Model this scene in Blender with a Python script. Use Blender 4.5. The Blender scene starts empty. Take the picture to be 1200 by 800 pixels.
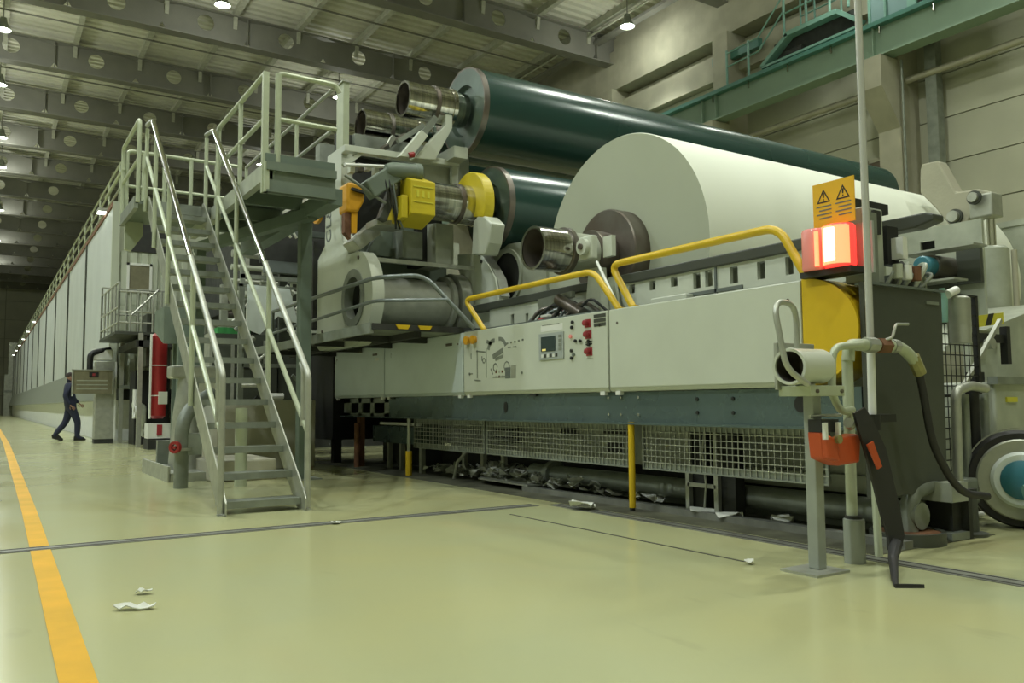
import bpy, bmesh, math, random
from mathutils import Vector, Matrix
random.seed(7)
SC = bpy.context.scene
COL = SC.collection
PI = math.pi

# ---------------------------------------------------------------- camera
cam = bpy.data.cameras.new('camera'); camo = bpy.data.objects.new('camera', cam); COL.objects.link(camo)
cam.sensor_width = 36.0; cam.lens = 29.0; cam.clip_end = 400
camo.matrix_world = Matrix(((0.8417066, -0.0340027, -0.5388635, 0.0),
                            (-0.5398834, -0.0668344, -0.8390823, 0.0),
                            (-0.0074836, 0.9971845, -0.0746125, 0.88),
                            (0, 0, 0, 1)))
SC.camera = camo
# ---------------------------------------------------------------- world, exposure
w = bpy.data.worlds.new('world'); SC.world = w; w.use_nodes = True
w.node_tree.nodes['Background'].inputs[0].default_value = (0.80, 0.90, 0.74, 1)
w.node_tree.nodes['Background'].inputs[1].default_value = 0.05
SC.view_settings.view_transform = 'Standard'; SC.view_settings.look = 'None'
SC.view_settings.exposure = -0.07; SC.view_settings.gamma = 1.0; SC.view_settings.use_curve_mapping = False
LAMP_POWER = 1880.0
CEILING_FILL = 150.0   # power of the fill added under each lamp to brighten roof and girders
LAMP_COLOR = (0.97, 1.0, 0.90)
# high bay lamps: x, y of every lamp that is lit
LAMPS = [(19.1, 21.9), (12.8, 33.9), (0.2, 33.9), (0.2, 39.9), (0.4, 47.9), (0.5, 53.9), (6.4, 27.9),
         (0.2, 9.9), (6.4, 3.9), (12.8, 9.9), (0.2, 21.9), (-7, 3.9), (-6, 15.9), (-7, 27.9), (15.5, 3.9),
         (19.1, 12.9), (6.4, -6.0), (0.2, -1.5), (0.6, 65.9), (0.6, 77.9), (0.6, 89.9), (-7, 45.9), (12.8, 45.9), (-7, 65.9)]

# ---------------------------------------------------------------- materials
def mat(name, col, rough=0.5, metal=0.0, noise=0.0, nscale=6.0, bump=0.0, bscale=30.0, col2=None, emit=None, stretch=None, spec=0.5, coat=0.0):
    m = bpy.data.materials.new(name); m.use_nodes = True
    nt = m.node_tree; b = nt.nodes['Principled BSDF']
    b.inputs['Base Color'].default_value = (*col, 1); b.inputs['Roughness'].default_value = rough
    b.inputs['Metallic'].default_value = metal; b.inputs['Specular IOR Level'].default_value = spec
    b.inputs['Coat Weight'].default_value = coat
    if emit:
        b.inputs['Emission Color'].default_value = (*emit[0], 1); b.inputs['Emission Strength'].default_value = emit[1]
    tc = nt.nodes.new('ShaderNodeTexCoord'); mp = nt.nodes.new('ShaderNodeMapping')
    nt.links.new(tc.outputs['Object'], mp.inputs['Vector'])
    if stretch: mp.inputs['Scale'].default_value = stretch
    if noise > 0:
        n = nt.nodes.new('ShaderNodeTexNoise'); n.inputs['Scale'].default_value = nscale; n.inputs['Detail'].default_value = 5
        nt.links.new(mp.outputs['Vector'], n.inputs['Vector'])
        r = nt.nodes.new('ShaderNodeValToRGB'); r.color_ramp.elements[0].position = 0.35; r.color_ramp.elements[1].position = 0.68
        c2 = col2 if col2 else tuple(c * (1 - noise) for c in col)
        r.color_ramp.elements[0].color = (*c2, 1); r.color_ramp.elements[1].color = (*col, 1)
        nt.links.new(n.outputs['Fac'], r.inputs['Fac']); nt.links.new(r.outputs['Color'], b.inputs['Base Color'])
        q = nt.nodes.new('ShaderNodeMapRange'); q.inputs['To Min'].default_value = min(1, rough + 0.12); q.inputs['To Max'].default_value = max(0.02, rough - 0.08)
        nt.links.new(n.outputs['Fac'], q.inputs['Value']); nt.links.new(q.outputs['Result'], b.inputs['Roughness'])
    if bump > 0:
        n2 = nt.nodes.new('ShaderNodeTexNoise'); n2.inputs['Scale'].default_value = bscale; n2.inputs['Detail'].default_value = 3
        nt.links.new(mp.outputs['Vector'], n2.inputs['Vector'])
        bp = nt.nodes.new('ShaderNodeBump'); bp.inputs['Strength'].default_value = bump; bp.inputs['Distance'].default_value = 0.02
        nt.links.new(n2.outputs['Fac'], bp.inputs['Height']); nt.links.new(bp.outputs['Normal'], b.inputs['Normal'])
    return m
M = dict(
 floor=mat('painted_floor', (0.450, 0.445, 0.222), 0.17, noise=0.1, nscale=0.7, col2=(0.40, 0.42, 0.235), bump=0.03, bscale=1.5, spec=0.5),
 line=mat('yellow_floor_paint', (0.68, 0.36, 0.004), 0.5, noise=0.2, nscale=3, col2=(0.55, 0.32, 0.02), spec=0.25),
 channel=mat('floor_steel', (0.25, 0.26, 0.22), 0.45, 0.3, noise=0.4, nscale=4),
 groove=mat('groove_dark', (0.05, 0.05, 0.04), 0.8),
 darkfloor=mat('dark_floor', (0.12, 0.125, 0.08), 0.55, noise=0.6, nscale=3),
 deck=mat('roof_deck', (0.74, 0.74, 0.62), 0.6, noise=0.15, nscale=0.5),
 girder=mat('girder_paint', (0.25, 0.25, 0.215), 0.6, noise=0.2, nscale=0.8),
 purlin=mat('purlin_paint', (0.52, 0.53, 0.43), 0.6, noise=0.2),
 wall=mat('wall_panel_paint', (0.47, 0.48, 0.36), 0.75, noise=0.12, nscale=0.6),
 walldark=mat('wall_joint', (0.26, 0.27, 0.20), 0.8),
 conc=mat('concrete', (0.44, 0.43, 0.32), 0.8, noise=0.18, nscale=1.5, bump=0.1),
 concd=mat('concrete_shade', (0.33, 0.33, 0.25), 0.8, noise=0.2, nscale=1.5, bump=0.1),
 cream=mat('machine_cream', (0.57, 0.61, 0.51), 0.32, noise=0.06, nscale=2.5, spec=0.5),
 creamd=mat('machine_cream_worn', (0.43, 0.465, 0.37), 0.4, noise=0.25, nscale=4),
 bluegrey=mat('cabinet_metal', (0.66, 0.75, 0.74), 0.3, 0.15, noise=0.08, nscale=2),
 beam=mat('blue_grey_beam', (0.115, 0.165, 0.165), 0.25, 0.45, noise=0.15, nscale=2.5),
 galv=mat('galvanised', (0.46, 0.48, 0.41), 0.42, 0.55, noise=0.2, nscale=8),
 galvd=mat('galvanised_dull', (0.27, 0.30, 0.25), 0.5, 0.35, noise=0.25, nscale=5),
 rail=mat('rail_paint', (0.47, 0.52, 0.37), 0.35, 0.15, noise=0.1, nscale=6),
 greyrail=mat('grey_pipe', (0.18, 0.21, 0.20), 0.35, 0.3, noise=0.15),
 plat=mat('platform_green_grey', (0.15, 0.19, 0.145), 0.5, noise=0.2, nscale=3),
 pillar=mat('pillar_green_grey', (0.13, 0.175, 0.135), 0.5, noise=0.15, nscale=3),
 chrome=mat('bright_steel', (0.72, 0.72, 0.68), 0.12, 1.0),
 steel=mat('turned_steel', (0.72, 0.71, 0.64), 0.12, 1.0, noise=0.45, nscale=3, stretch=(10, 0.5, 0.5)),
 postgrey=mat('post_grey_paint', (0.33, 0.36, 0.32), 0.4, 0.2, noise=0.1), brass=mat('brass_fitting', (0.36, 0.34, 0.15), 0.4, 0.5, noise=0.3, nscale=20),
 polegrey=mat('pole_grey', (0.55, 0.56, 0.52), 0.25, 0.3),
 steeld=mat('worn_steel', (0.21, 0.20, 0.175), 0.38, 0.75, noise=0.35, nscale=3, col2=(0.15, 0.125, 0.10)),
 rollgreen=mat('roll_green', (0.022, 0.058, 0.047), 0.24, 0.1, noise=0.15, nscale=0.8, spec=0.5),
 rollend=mat('roll_end_green', (0.10, 0.15, 0.115), 0.3, 0.3, noise=0.3, nscale=3),
 black=mat('black', (0.012, 0.013, 0.012), 0.5),
 dark=mat('dark_interior', (0.03, 0.033, 0.028), 0.6, noise=0.3),
 rubber=mat('rubber', (0.02, 0.02, 0.02), 0.55),
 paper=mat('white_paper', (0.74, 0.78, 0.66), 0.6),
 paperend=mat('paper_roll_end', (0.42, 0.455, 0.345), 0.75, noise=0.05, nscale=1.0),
 scrap=mat('paper_scrap', (0.66, 0.68, 0.60), 0.75, noise=0.2, nscale=6),
 yellow=mat('safety_yellow', (0.66, 0.45, 0.012), 0.35, noise=0.06),
 yellowp=mat('guard_yellow', (0.62, 0.50, 0.02), 0.4, noise=0.15, nscale=3),
 orange=mat('guard_orange', (0.66, 0.33, 0.015), 0.4),
 yel2=mat('sign_yellow', (0.72, 0.42, 0.01), 0.5),
 redp=mat('red_paint', (0.30, 0.02, 0.02), 0.35),
 redb=mat('button_red', (0.30, 0.03, 0.035), 0.4),
 orangered=mat('orange_plastic', (0.48, 0.07, 0.015), 0.4),
 white=mat('white_paint', (0.72, 0.74, 0.68), 0.4),
 whiteglow=mat('white_sheet', (0.70, 0.77, 0.74), 0.5),
 hood=mat('hood_panel', (0.56, 0.60, 0.56), 0.45, noise=0.08, nscale=0.8),
 hoodf=mat('hood_front_siding', (0.46, 0.50, 0.39), 0.5),
 hoodb=mat('hood_plinth', (0.85, 0.88, 0.86), 0.5, noise=0.1),
 hoodgrey=mat('hood_band', (0.30, 0.33, 0.27), 0.4, 0.3),
 teal=mat('crane_teal', (0.20, 0.38, 0.31), 0.45, noise=0.1),
 tealb=mat('crane_beam_green', (0.255, 0.36, 0.265), 0.5, noise=0.1, nscale=1),
 teald=mat('crane_flange', (0.075, 0.21, 0.17), 0.45),
 glass=mat('pane_blue_grey', (0.22, 0.33, 0.33), 0.15),
 winbr=mat('window_brown', (0.10, 0.075, 0.04), 0.3),
 blue=mat('valve_blue', (0.035, 0.17, 0.22), 0.4),
 navy=mat('navy_cloth', (0.015, 0.02, 0.045), 0.8), skin=mat('skin', (0.35, 0.2, 0.14), 0.6), hair=mat('hair', (0.03, 0.02, 0.015), 0.8),
 darkgrey=mat('dark_grey_paint', (0.062, 0.07, 0.055), 0.4, noise=0.2, nscale=2),
 screen=mat('screen', (0.03, 0.05, 0.05), 0.2), screeny=mat('screen_yellow', (0.6, 0.5, 0.1), 0.5, emit=((0.9, 0.8, 0.3), 0.5)),
 panelgrey=mat('panel_grey', (0.36, 0.40, 0.38), 0.4),
 lampw=mat('lamp_lens', (1, 1, 1), 0.5, emit=((0.93, 1.0, 0.86), 30.0)),
 smalllamp=mat('small_lamp_lens', (1, 1, 1), 0.5, emit=((0.93, 1.0, 0.88), 8.0)),
 redglow=mat('beacon_lit', (0.8, 0.1, 0.08), 0.3, emit=((1.0, 0.035, 0.03), 1.3)),
 redmid=mat('beacon_mid', (1, 0.4, 0.3), 0.3, emit=((1.0, 0.20, 0.07), 2.2)),
 redcore=mat('beacon_core', (1, 0.5, 0.3), 0.3, emit=((1.0, 0.62, 0.35), 9.0)),
 redlens=mat('beacon_lens_dim', (0.72, 0.30, 0.27), 0.2, emit=((1.0, 0.10, 0.08), 0.12)),
 boardtan=mat('notice_board', (0.20, 0.19, 0.11), 0.5, noise=0.2, nscale=8),
 greenp=mat('pump_green', (0.05, 0.30, 0.08), 0.5),
 hazy=mat('hazard_yellow', (0.62, 0.58, 0.05), 0.5),
 rust=mat('rusty', (0.20, 0.09, 0.04), 0.8, noise=0.4, nscale=8),
)

# worn floor paint: scuffs and faint stains that belong to the floor itself
_nt = M['floor'].node_tree; _b = _nt.nodes['Principled BSDF']; _src = _b.inputs['Base Color'].links[0].from_socket
_tc = _nt.nodes.new('ShaderNodeTexCoord'); _mp = _nt.nodes.new('ShaderNodeMapping'); _mp.inputs['Scale'].default_value = (1.0, 0.45, 1.0); _mp.inputs['Rotation'].default_value = (0, 0, 0.5)
_nt.links.new(_tc.outputs['Object'], _mp.inputs['Vector'])
_prev = _src
for _sc, _lo, _hi, _colr, _amt in ((2.3, 0.66, 0.76, (0.20, 0.21, 0.12), 0.35), (0.9, 0.56, 0.75, (0.46, 0.37, 0.17), 0.30), (0.6, 0.55, 0.8, (0.42, 0.48, 0.30), 0.4)):
    _n = _nt.nodes.new('ShaderNodeTexNoise'); _n.inputs['Scale'].default_value = _sc; _n.inputs['Detail'].default_value = 4; _nt.links.new(_mp.outputs['Vector'], _n.inputs['Vector'])
    _r = _nt.nodes.new('ShaderNodeMapRange'); _r.inputs['From Min'].default_value = _lo; _r.inputs['From Max'].default_value = _hi; _r.inputs['To Max'].default_value = _amt; _nt.links.new(_n.outputs['Fac'], _r.inputs['Value'])
    _m = _nt.nodes.new('ShaderNodeMixRGB'); _m.inputs['Color2'].default_value = (*_colr, 1); _nt.links.new(_r.outputs['Result'], _m.inputs['Fac']); _nt.links.new(_prev, _m.inputs['Color1']); _prev = _m.outputs['Color']
_nt.links.new(_prev, _b.inputs['Base Color'])

# ---------------------------------------------------------------- mesh builder
class MB:
    def __init__(s): s.v = []; s.f = []; s.sm = []
    def add(s, vs, fs, sm=False):
        o = len(s.v); s.v += [tuple(v) for v in vs]
        for i, f in enumerate(fs):
            s.f.append(tuple(a + o for a in f)); s.sm.append(sm if isinstance(sm, bool) else sm[i])
        return s
    def box(s, x0, x1, y0, y1, z0, z1):
        x0, x1 = min(x0, x1), max(x0, x1); y0, y1 = min(y0, y1), max(y0, y1); z0, z1 = min(z0, z1), max(z0, z1)
        return s.add([(x0,y0,z0),(x1,y0,z0),(x1,y1,z0),(x0,y1,z0),(x0,y0,z1),(x1,y0,z1),(x1,y1,z1),(x0,y1,z1)],
                     [(0,3,2,1),(4,5,6,7),(0,1,5,4),(1,2,6,5),(2,3,7,6),(3,0,4,7)])
    def bar(s, a, b, w, h=None, up=(0,0,1)):
        h = h or w; a = Vector(a); b = Vector(b); d = (b - a).normalized(); u = Vector(up)
        if abs(d.dot(u)) > 0.98: u = Vector((0, 1, 0))
        r = d.cross(u).normalized(); u = r.cross(d).normalized()
        vs = []
        for p in (a, b):
            for sx, sy in ((-1,-1),(1,-1),(1,1),(-1,1)): vs.append(p + r * (sx * w / 2) + u * (sy * h / 2))
        return s.add(vs, [(0,1,2,3),(7,6,5,4),(0,4,5,1),(1,5,6,2),(2,6,7,3),(3,7,4,0)])
    def lathe(s, a, b, prof, seg=32):
        # prof: list of (t metres along a->b, radius)
        a = Vector(a); b = Vector(b); d = (b - a).normalized()
        u = Vector((0,0,1)) if abs(d.z) < 0.9 else Vector((1,0,0)); r = d.cross(u).normalized(); u = r.cross(d).normalized()
        vs = []; fs = []; sm = []
        n = len(prof)
        for t, R in prof:
            for k in range(seg):
                th = 2 * PI * k / seg; vs.append(a + d * t + (r * math.cos(th) + u * math.sin(th)) * max(R, 1e-4))
        for i in range(n - 1):
            flat = abs(prof[i][0] - prof[i+1][0]) < 1e-6
            for k in range(seg):
                k2 = (k + 1) % seg
                fs.append((i*seg+k, i*seg+k2, (i+1)*seg+k2, (i+1)*seg+k)); sm.append(not flat)
        return s.add(vs, fs, sm)
    def cyl(s, a, b, r, seg=20, r2=None):
        L = (Vector(b) - Vector(a)).length; r2 = r if r2 is None else r2
        return s.lathe(a, b, [(0, 0), (0, r), (L, r2), (L, 0)], seg)
    def ring(s, a, b, ro, ri, seg=32):
        L = (Vector(b) - Vector(a)).length
        return s.lathe(a, b, [(0, ri), (0, ro), (L, ro), (L, ri), (0, ri)], seg)
    def tube(s, pts, r, seg=10, closed=False):
        P = [Vector(p) for p in pts]; n = len(P); vs = []; fs = []
        prev = None
        for i, p in enumerate(P):
            if closed: d = (P[(i+1) % n] - P[i-1])
            else: d = (P[min(i+1, n-1)] - P[max(i-1, 0)])
            d.normalize()
            if prev is None:
                u = Vector((0,0,1)) if abs(d.z) < 0.9 else Vector((1,0,0)); prev = d.cross(u).normalized()
            q = prev - d * prev.dot(d); q.normalize(); prev = q; u2 = d.cross(q)
            rr = r[i] if isinstance(r, (list, tuple)) else r
            for k in range(seg):
                th = 2 * PI * k / seg; vs.append(p + (q * math.cos(th) + u2 * math.sin(th)) * rr)
        for i in range(n if closed else n - 1):
            j = (i + 1) % n
            for k in range(seg):
                k2 = (k + 1) % seg; fs.append((i*seg+k, i*seg+k2, j*seg+k2, j*seg+k))
        s.add(vs, fs, True)
        if not closed:
            o = len(s.v) - len(vs)
            s.f.append(tuple(o + k for k in range(seg))[::-1]); s.sm.append(False)
            s.f.append(tuple(o + (n-1)*seg + k for k in range(seg))); s.sm.append(False)
        return s
    def prism(s, poly, axis, a0, a1):
        # poly: 2D points in the plane normal to axis ('x': (y,z), 'y': (x,z), 'z': (x,y)); convex or not (ngon)
        def P(p, a): return {'x': (a, p[0], p[1]), 'y': (p[0], a, p[1]), 'z': (p[0], p[1], a)}[axis]
        n = len(poly); vs = [P(p, a0) for p in poly] + [P(p, a1) for p in poly]
        fs = [tuple(range(n))[::-1], tuple(range(n, 2*n))] + [(i, (i+1) % n, n + (i+1) % n, n + i) for i in range(n)]
        return s.add(vs, fs)
    def plate_hole(s, outer, c, ri, axis, a0, a1, seg=32):
        # ring-like plate: outer is a closed polygon sampled by angle about c
        def P(p, a): return {'x': (a, p[0], p[1]), 'y': (p[0], a, p[1]), 'z': (p[0], p[1], a)}[axis]
        O = []
        for k in range(seg):
            th = 2 * PI * k / seg; d = (math.cos(th), math.sin(th)); best = None
            for i in range(len(outer)):
                p, q = outer[i], outer[(i+1) % len(outer)]
                ex, ey = q[0]-p[0], q[1]-p[1]; den = d[0]*ey - d[1]*ex
                if abs(den) < 1e-9: continue
                t = ((p[0]-c[0])*ey - (p[1]-c[1])*ex) / den; u = ((p[0]-c[0])*d[1] - (p[1]-c[1])*d[0]) / den
                if t > 0 and -1e-6 <= u <= 1 + 1e-6 and (best is None or t > best): best = t
            O.append((c[0] + d[0]*best, c[1] + d[1]*best))
        I = [(c[0] + math.cos(2*PI*k/seg)*ri, c[1] + math.sin(2*PI*k/seg)*ri) for k in range(seg)]
        vs = [P(p, a0) for p in O] + [P(p, a0) for p in I] + [P(p, a1) for p in O] + [P(p, a1) for p in I]
        fs = []
        for k in range(seg):
            j = (k+1) % seg
            fs += [(k, j, seg+j, seg+k), (2*seg+k, 3*seg+k, 3*seg+j, 2*seg+j), (k, 2*seg+k, 2*seg+j, j), (seg+k, seg+j, 3*seg+j, 3*seg+k)]
        return s.add(vs, fs)

ROOT = {}
def thing(name, label, cat, loc=(0,0,0), group=None, kind=None):
    o = bpy.data.objects.new(name, None); COL.objects.link(o); o.location = loc; o.empty_display_size = 0.2
    o['label'] = label; o['category'] = cat
    if group: o['group'] = group
    if kind: o['kind'] = kind
    ROOT[o.name] = Vector(loc); return o
def mesh(name, mb, off=Vector((0,0,0)), m=None, recalc=True):
    me = bpy.data.meshes.new(name)
    me.from_pydata([(v[0]-off[0], v[1]-off[1], v[2]-off[2]) for v in mb.v], [], mb.f)
    me.polygons.foreach_set('use_smooth', mb.sm)
    me.update()
    if any(mb.sm): me.set_sharp_from_angle(angle=0.6)
    if recalc:
        bm = bmesh.new(); bm.from_mesh(me); bmesh.ops.recalc_face_normals(bm, faces=bm.faces); bm.to_mesh(me); bm.free()
        if any(mb.sm): me.set_sharp_from_angle(angle=0.6)
    if m: me.materials.append(M[m] if isinstance(m, str) else m)
    return me
def part(parent, name, mb, m, label=None, kind=None, bev=0.0, at=None):
    off = ROOT[parent.name]; base = Vector(at) if at else off
    o = bpy.data.objects.new(name, mesh(name, mb, base, m)); COL.objects.link(o); o.parent = parent
    o.location = base - off; ROOT[o.name] = base
    if label: o['label'] = label
    if kind: o['kind'] = kind
    if bev: bevel(o, bev)
    return o
def bevel(o, b, seg=2):
    md = o.modifiers.new('bevel', 'BEVEL'); md.width = b; md.segments = seg; md.limit_method = 'ANGLE'; md.angle_limit = 0.7
def single(name, mb, m, label, cat, group=None, kind=None, bev=0.0, at=None):
    if at is None:
        xs = [v[0] for v in mb.v]; ys = [v[1] for v in mb.v]; zs = [v[2] for v in mb.v]
        at = ((min(xs)+max(xs))/2, (min(ys)+max(ys))/2, min(zs))
    o = bpy.data.objects.new(name, mesh(name, mb, Vector(at), m)); COL.objects.link(o); o.location = at; ROOT[o.name] = Vector(at)
    o['label'] = label; o['category'] = cat
    if group: o['group'] = group
    if kind: o['kind'] = kind
    if bev: bevel(o, bev)
    return o
def struct(name, mb, m, parent=None, label=None):
    o = bpy.data.objects.new(name, mesh(name, mb, Vector((0,0,0)), m)); COL.objects.link(o); ROOT[o.name] = Vector((0,0,0))
    if parent: o.parent = parent
    else: o['kind'] = 'structure'
    if label: o['label'] = label
    return o
def kids(parent, name, me, locs, m=None):
    # alike pieces sharing one mesh; locs are world positions
    out = []
    for l in locs:
        o = bpy.data.objects.new(name, me); COL.objects.link(o); o.parent = parent
        o.location = Vector(l) - ROOT[parent.name]; out.append(o); ROOT[o.name] = Vector(l)
    return out
def copy_tree(o, parent=None):
    c = o.copy(); COL.objects.link(c)
    if parent: c.parent = parent
    for ch in list(o.children): copy_tree(ch, c)
    return c
def bend(pts, r=0.08, n=4):
    # round the corners of a polyline
    P = [Vector(p) for p in pts]; out = [P[0]]
    for i in range(1, len(P)-1):
        a, b, c = P[i-1], P[i], P[i+1]
        d1 = (a-b); d2 = (c-b); q = min(r, d1.length*0.45, d2.length*0.45)
        s = b + d1.normalized()*q; e = b + d2.normalized()*q
        for k in range(n+1):
            t = k/n; out.append(s*(1-t)**2 + b*2*t*(1-t) + e*t*t)
    out.append(P[-1]); return out
def arcpts(cy, cz, r, a0, a1, n):
    return [(cy + r*math.cos(a0+(a1-a0)*k/n), cz + r*math.sin(a0+(a1-a0)*k/n)) for k in range(n+1)]
def text(parent, s, size, loc, rot, m, name='lettering', depth=0.003):
    cu = bpy.data.curves.new(name, 'FONT'); cu.body = s; cu.size = size; cu.extrude = depth; cu.align_x = 'CENTER'; cu.align_y = 'CENTER'
    cu.materials.append(M[m]); o = bpy.data.objects.new(name, cu); COL.objects.link(o)
    # turn into a mesh so it is ordinary geometry
    me = bpy.data.meshes.new_from_object(o); bpy.data.objects.remove(o); 
    o = bpy.data.objects.new(name, me); COL.objects.link(o)
    o.parent = parent; o.location = Vector(loc) - ROOT[parent.name]; o.rotation_euler = rot; ROOT[o.name] = Vector(loc)
    return o

# ================================================================ SETTING
XW = 21.5; ZR = 15.75; Y0 = -12.0; Y1 = 112.0; XL = -16.0
struct('floor', MB().box(XL, XW+0.4, Y0, Y1, -0.4, 0.0), 'floor')
# yellow walkway line painted on the floor (thin film of paint)
ln = single('floor_line', MB().add([(0.205, 0.0, 0.003), (0.315, 0.0, 0.003), (0.345, 3.0, 0.003), (0.425, 8.1, 0.003), (0.60, 23.0, 0.003), (0.95, 95, 0.003), (0.82, 95, 0.003), (0.47, 23.2, 0.003), (0.315, 8.1, 0.003), (0.238, 3.06, 0.003)], [(0, 1, 2, 9), (9, 2, 3, 8), (8, 3, 4, 7), (7, 4, 5, 6)]), 'line', 'long yellow walkway line painted on the floor along the left side', 'floor marking', kind='structure')
# steel strip set in the floor across the hall, and those running along the machine
def strip(name, x0, x1, y0, y1, label):
    t = thing(name, label, 'floor strip', ((x0+x1)/2, (y0+y1)/2, 0), kind='structure')
    part(t, 'strip_plate', MB().box(x0, x1, y0, y1, 0.0, 0.004), 'channel')
    if x1-x0 > y1-y0: g = MB().box(x0, x1, y0+0.02, y0+0.035, 0.004, 0.006).box(x0, x1, y1-0.035, y1-0.02, 0.004, 0.006)
    else: g = MB().box(x0+0.02, x0+0.035, y0, y1, 0.004, 0.006).box(x1-0.035, x1-0.02, y0, y1, 0.004, 0.006)
    part(t, 'slot', g, 'groove')
    return t
strip('floor_rail', -6.0, 4.05, 5.90, 6.05, 'steel rail strip let into the floor across the aisle in front of the stairs')
strip('floor_rail', 4.15, 4.29, -1.0, 5.9, 'steel rail strip let into the floor along the machine front, passing the pipe stand')
single('floor_joint', MB().box(3.56, 3.575, 3.2, 5.6, 0.0, 0.003), 'groove', 'thin dark joint line in the floor parallel to the machine', 'floor joint', kind='structure')
single('dark_floor_strip', MB().box(4.32, 5.6, 2.9, 12.5, 0.0, 0.004), 'darkfloor', 'dark strip of floor under the front of the machine', 'floor strip', kind='structure')  # floor darker and blotchy along the machine front
# ceiling: trapezoidal sheet with ribs running across the hall
c = MB(); vs = []; fs = []
y = Y0; prof = []
while y < Y1:
    prof += [(y, ZR), (y+0.20, ZR), (y+0.24, ZR+0.13), (y+0.38, ZR+0.13), (y+0.42, ZR)]; y += 0.42
prof = [p for i, p in enumerate(prof) if i == 0 or p != prof[i-1]]
for (yy, zz) in prof: vs += [(XL, yy, zz), (XW+0.4, yy, zz)]
for i in range(len(prof)-1): fs.append((2*i, 2*i+1, 2*i+3, 2*i+2))
c.add(vs, fs); c.box(XL, XW+0.4, Y0, Y1, ZR+0.2, ZR+0.35)
ceil = struct('ceiling', c, 'deck')
pm = mesh('purlin', MB().box(-0.05, 0.05, Y0, Y1, -0.30, 0.0).box(-0.10, 0.10, Y0, Y1, -0.30, -0.28), m='purlin')
kids(ceil, 'purlin', pm, [(0.3 + 2.42*k, 0, ZR) for k in range(-6, 9)])
brm = mesh('bracket', MB().prism([(-0.12, 0), (0.12, 0), (0.05, -0.5), (-0.05, -0.5)], 'x', -0.07, 0.07), m='purlin')
# roof girders with round holes
ORD = ['nearest the camera', 'second from the camera']
gnames = ['first', 'second', 'third', 'fourth', 'fifth', 'sixth', 'seventh', 'eighth', 'ninth', 'tenth', 'eleventh', 'twelfth', 'thirteenth', 'fourteenth', 'fifteenth', 'sixteenth', 'seventeenth', 'eighteenth']
GY = [0.9 + 6*k for k in range(-1, 19)]
GB, GT = 14.35, 15.42
web = MB()
web.box(20.0, XW-0.5, -0.015, 0.015, GB, GT)
for k in range(-5, 7):
    xc = 0.5 + 3.0*k; a, b = xc-1.5, xc+1.5
    web.plate_hole([(a, GB), (b, GB), (b, GT), (a, GT)], (xc, (GB+GT)/2+0.1), 0.30, 'y', -0.015, 0.015, 28)
web_b = MB().box(XL, XW-0.5, -0.24, 0.24, GB-0.04, GB); web_t = MB().box(XL, XW-0.5, -0.19, 0.19, GT, GT+0.04)
wm = mesh('web', web, m='girder'); bm_ = mesh('bottom_flange', web_b, m='girder'); tm = mesh('top_flange', web_t, m='girder')
sm_ = mesh('stiffener', MB().box(-0.012, 0.012, -0.17, 0.17, GB, GT), m='girder')
vis = [g for g in GY if g > 24]
for gy_ in GY:
    if gy_ < 24: lab = 'dark steel roof girder overhead before the visible ones, %s from the back of the hall' % gnames[GY.index(gy_)]; grp = 'roof girders above the camera'
    else:
        k = vis.index(gy_); lab = 'dark steel roof girder with round holes, ' + ('nearest of those crossing the picture' if k == 0 else gnames[k] + ' counted from the nearest across the picture'); grp = 'roof girders'
    t = thing('roof_girder', lab, 'girder', (0, gy_, 0), grp)
    for nm, me in (('web', wm), ('bottom_flange', bm_), ('top_flange', tm)): kids(t, nm, me, [(0, gy_, 0)])
    if gy_ < 75 and gy_ > 20: kids(t, 'stiffener', sm_, [(2.0+6*k, gy_, 0) for k in range(-1, 4)])
    if gy_ < 60 and gy_ > 20: kids(t, 'purlin_bracket', brm, [(0.3+2.42*k, gy_, ZR-0.28) for k in range(0, 9)])
# thin sprinkler pipes just under the roof, along the hall and across
sp = thing('sprinkler_pipe_run', 'thin dark pipes hung just below the roof sheets between the girders', 'pipe', (6, 30, 15.0))
for yy in (28.2, 34.2, 40.2, 46.2): part(sp, 'pipe', MB().cyl((XL+1, yy, 15.25), (20.5, yy, 15.25), 0.035, 8), 'girder')
cp = thing('cable_tray', 'dark cable tray under the roof beside the right wall', 'cable tray', (19.7, 24, 15.1))
part(cp, 'tray', MB().box(19.9, 20.2, 14.0, 60, 15.0, 15.04).box(19.9, 19.93, 14, 60, 15.04, 15.12).box(20.17, 20.2, 14, 60, 15.04, 15.12), 'girder')
part(cp, 'pipe', MB().cyl((19.6, 14, 15.2), (19.6, 60, 15.2), 0.04, 8), 'purlin')

# walls
struct('wall_left', MB().box(XL-0.4, XL, Y0, Y1, 0, ZR), 'wall')
struct('wall_back', MB().box(XL, XW, Y0-0.4, Y0, 0, ZR), 'wall')
wf = struct('wall_front', MB().box(XL, XW, Y1, Y1+0.4, 0, ZR), 'walldark')
me = mesh('wall_panel', MB().box(-2.96, 2.96, -0.05, 0, 0, 2.15), m='wall')
kids(wf, 'wall_panel', me, [(-13+6*k, Y1, 0.02+2.2*j) for k in range(6) for j in range(7)])
wr = struct('wall_right', MB().box(XW, XW+0.4, Y0, Y1, 0, ZR), 'walldark')
me = mesh('wall_panel', MB().box(-0.06, 0, 0.02, 5.98, 0, 1.17), m='wall')
kids(wr, 'wall_panel', me, [(XW, 0.9+6*k, 0.02+1.2*j) for k in range(-1, 8) for j in range(11)])
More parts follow.
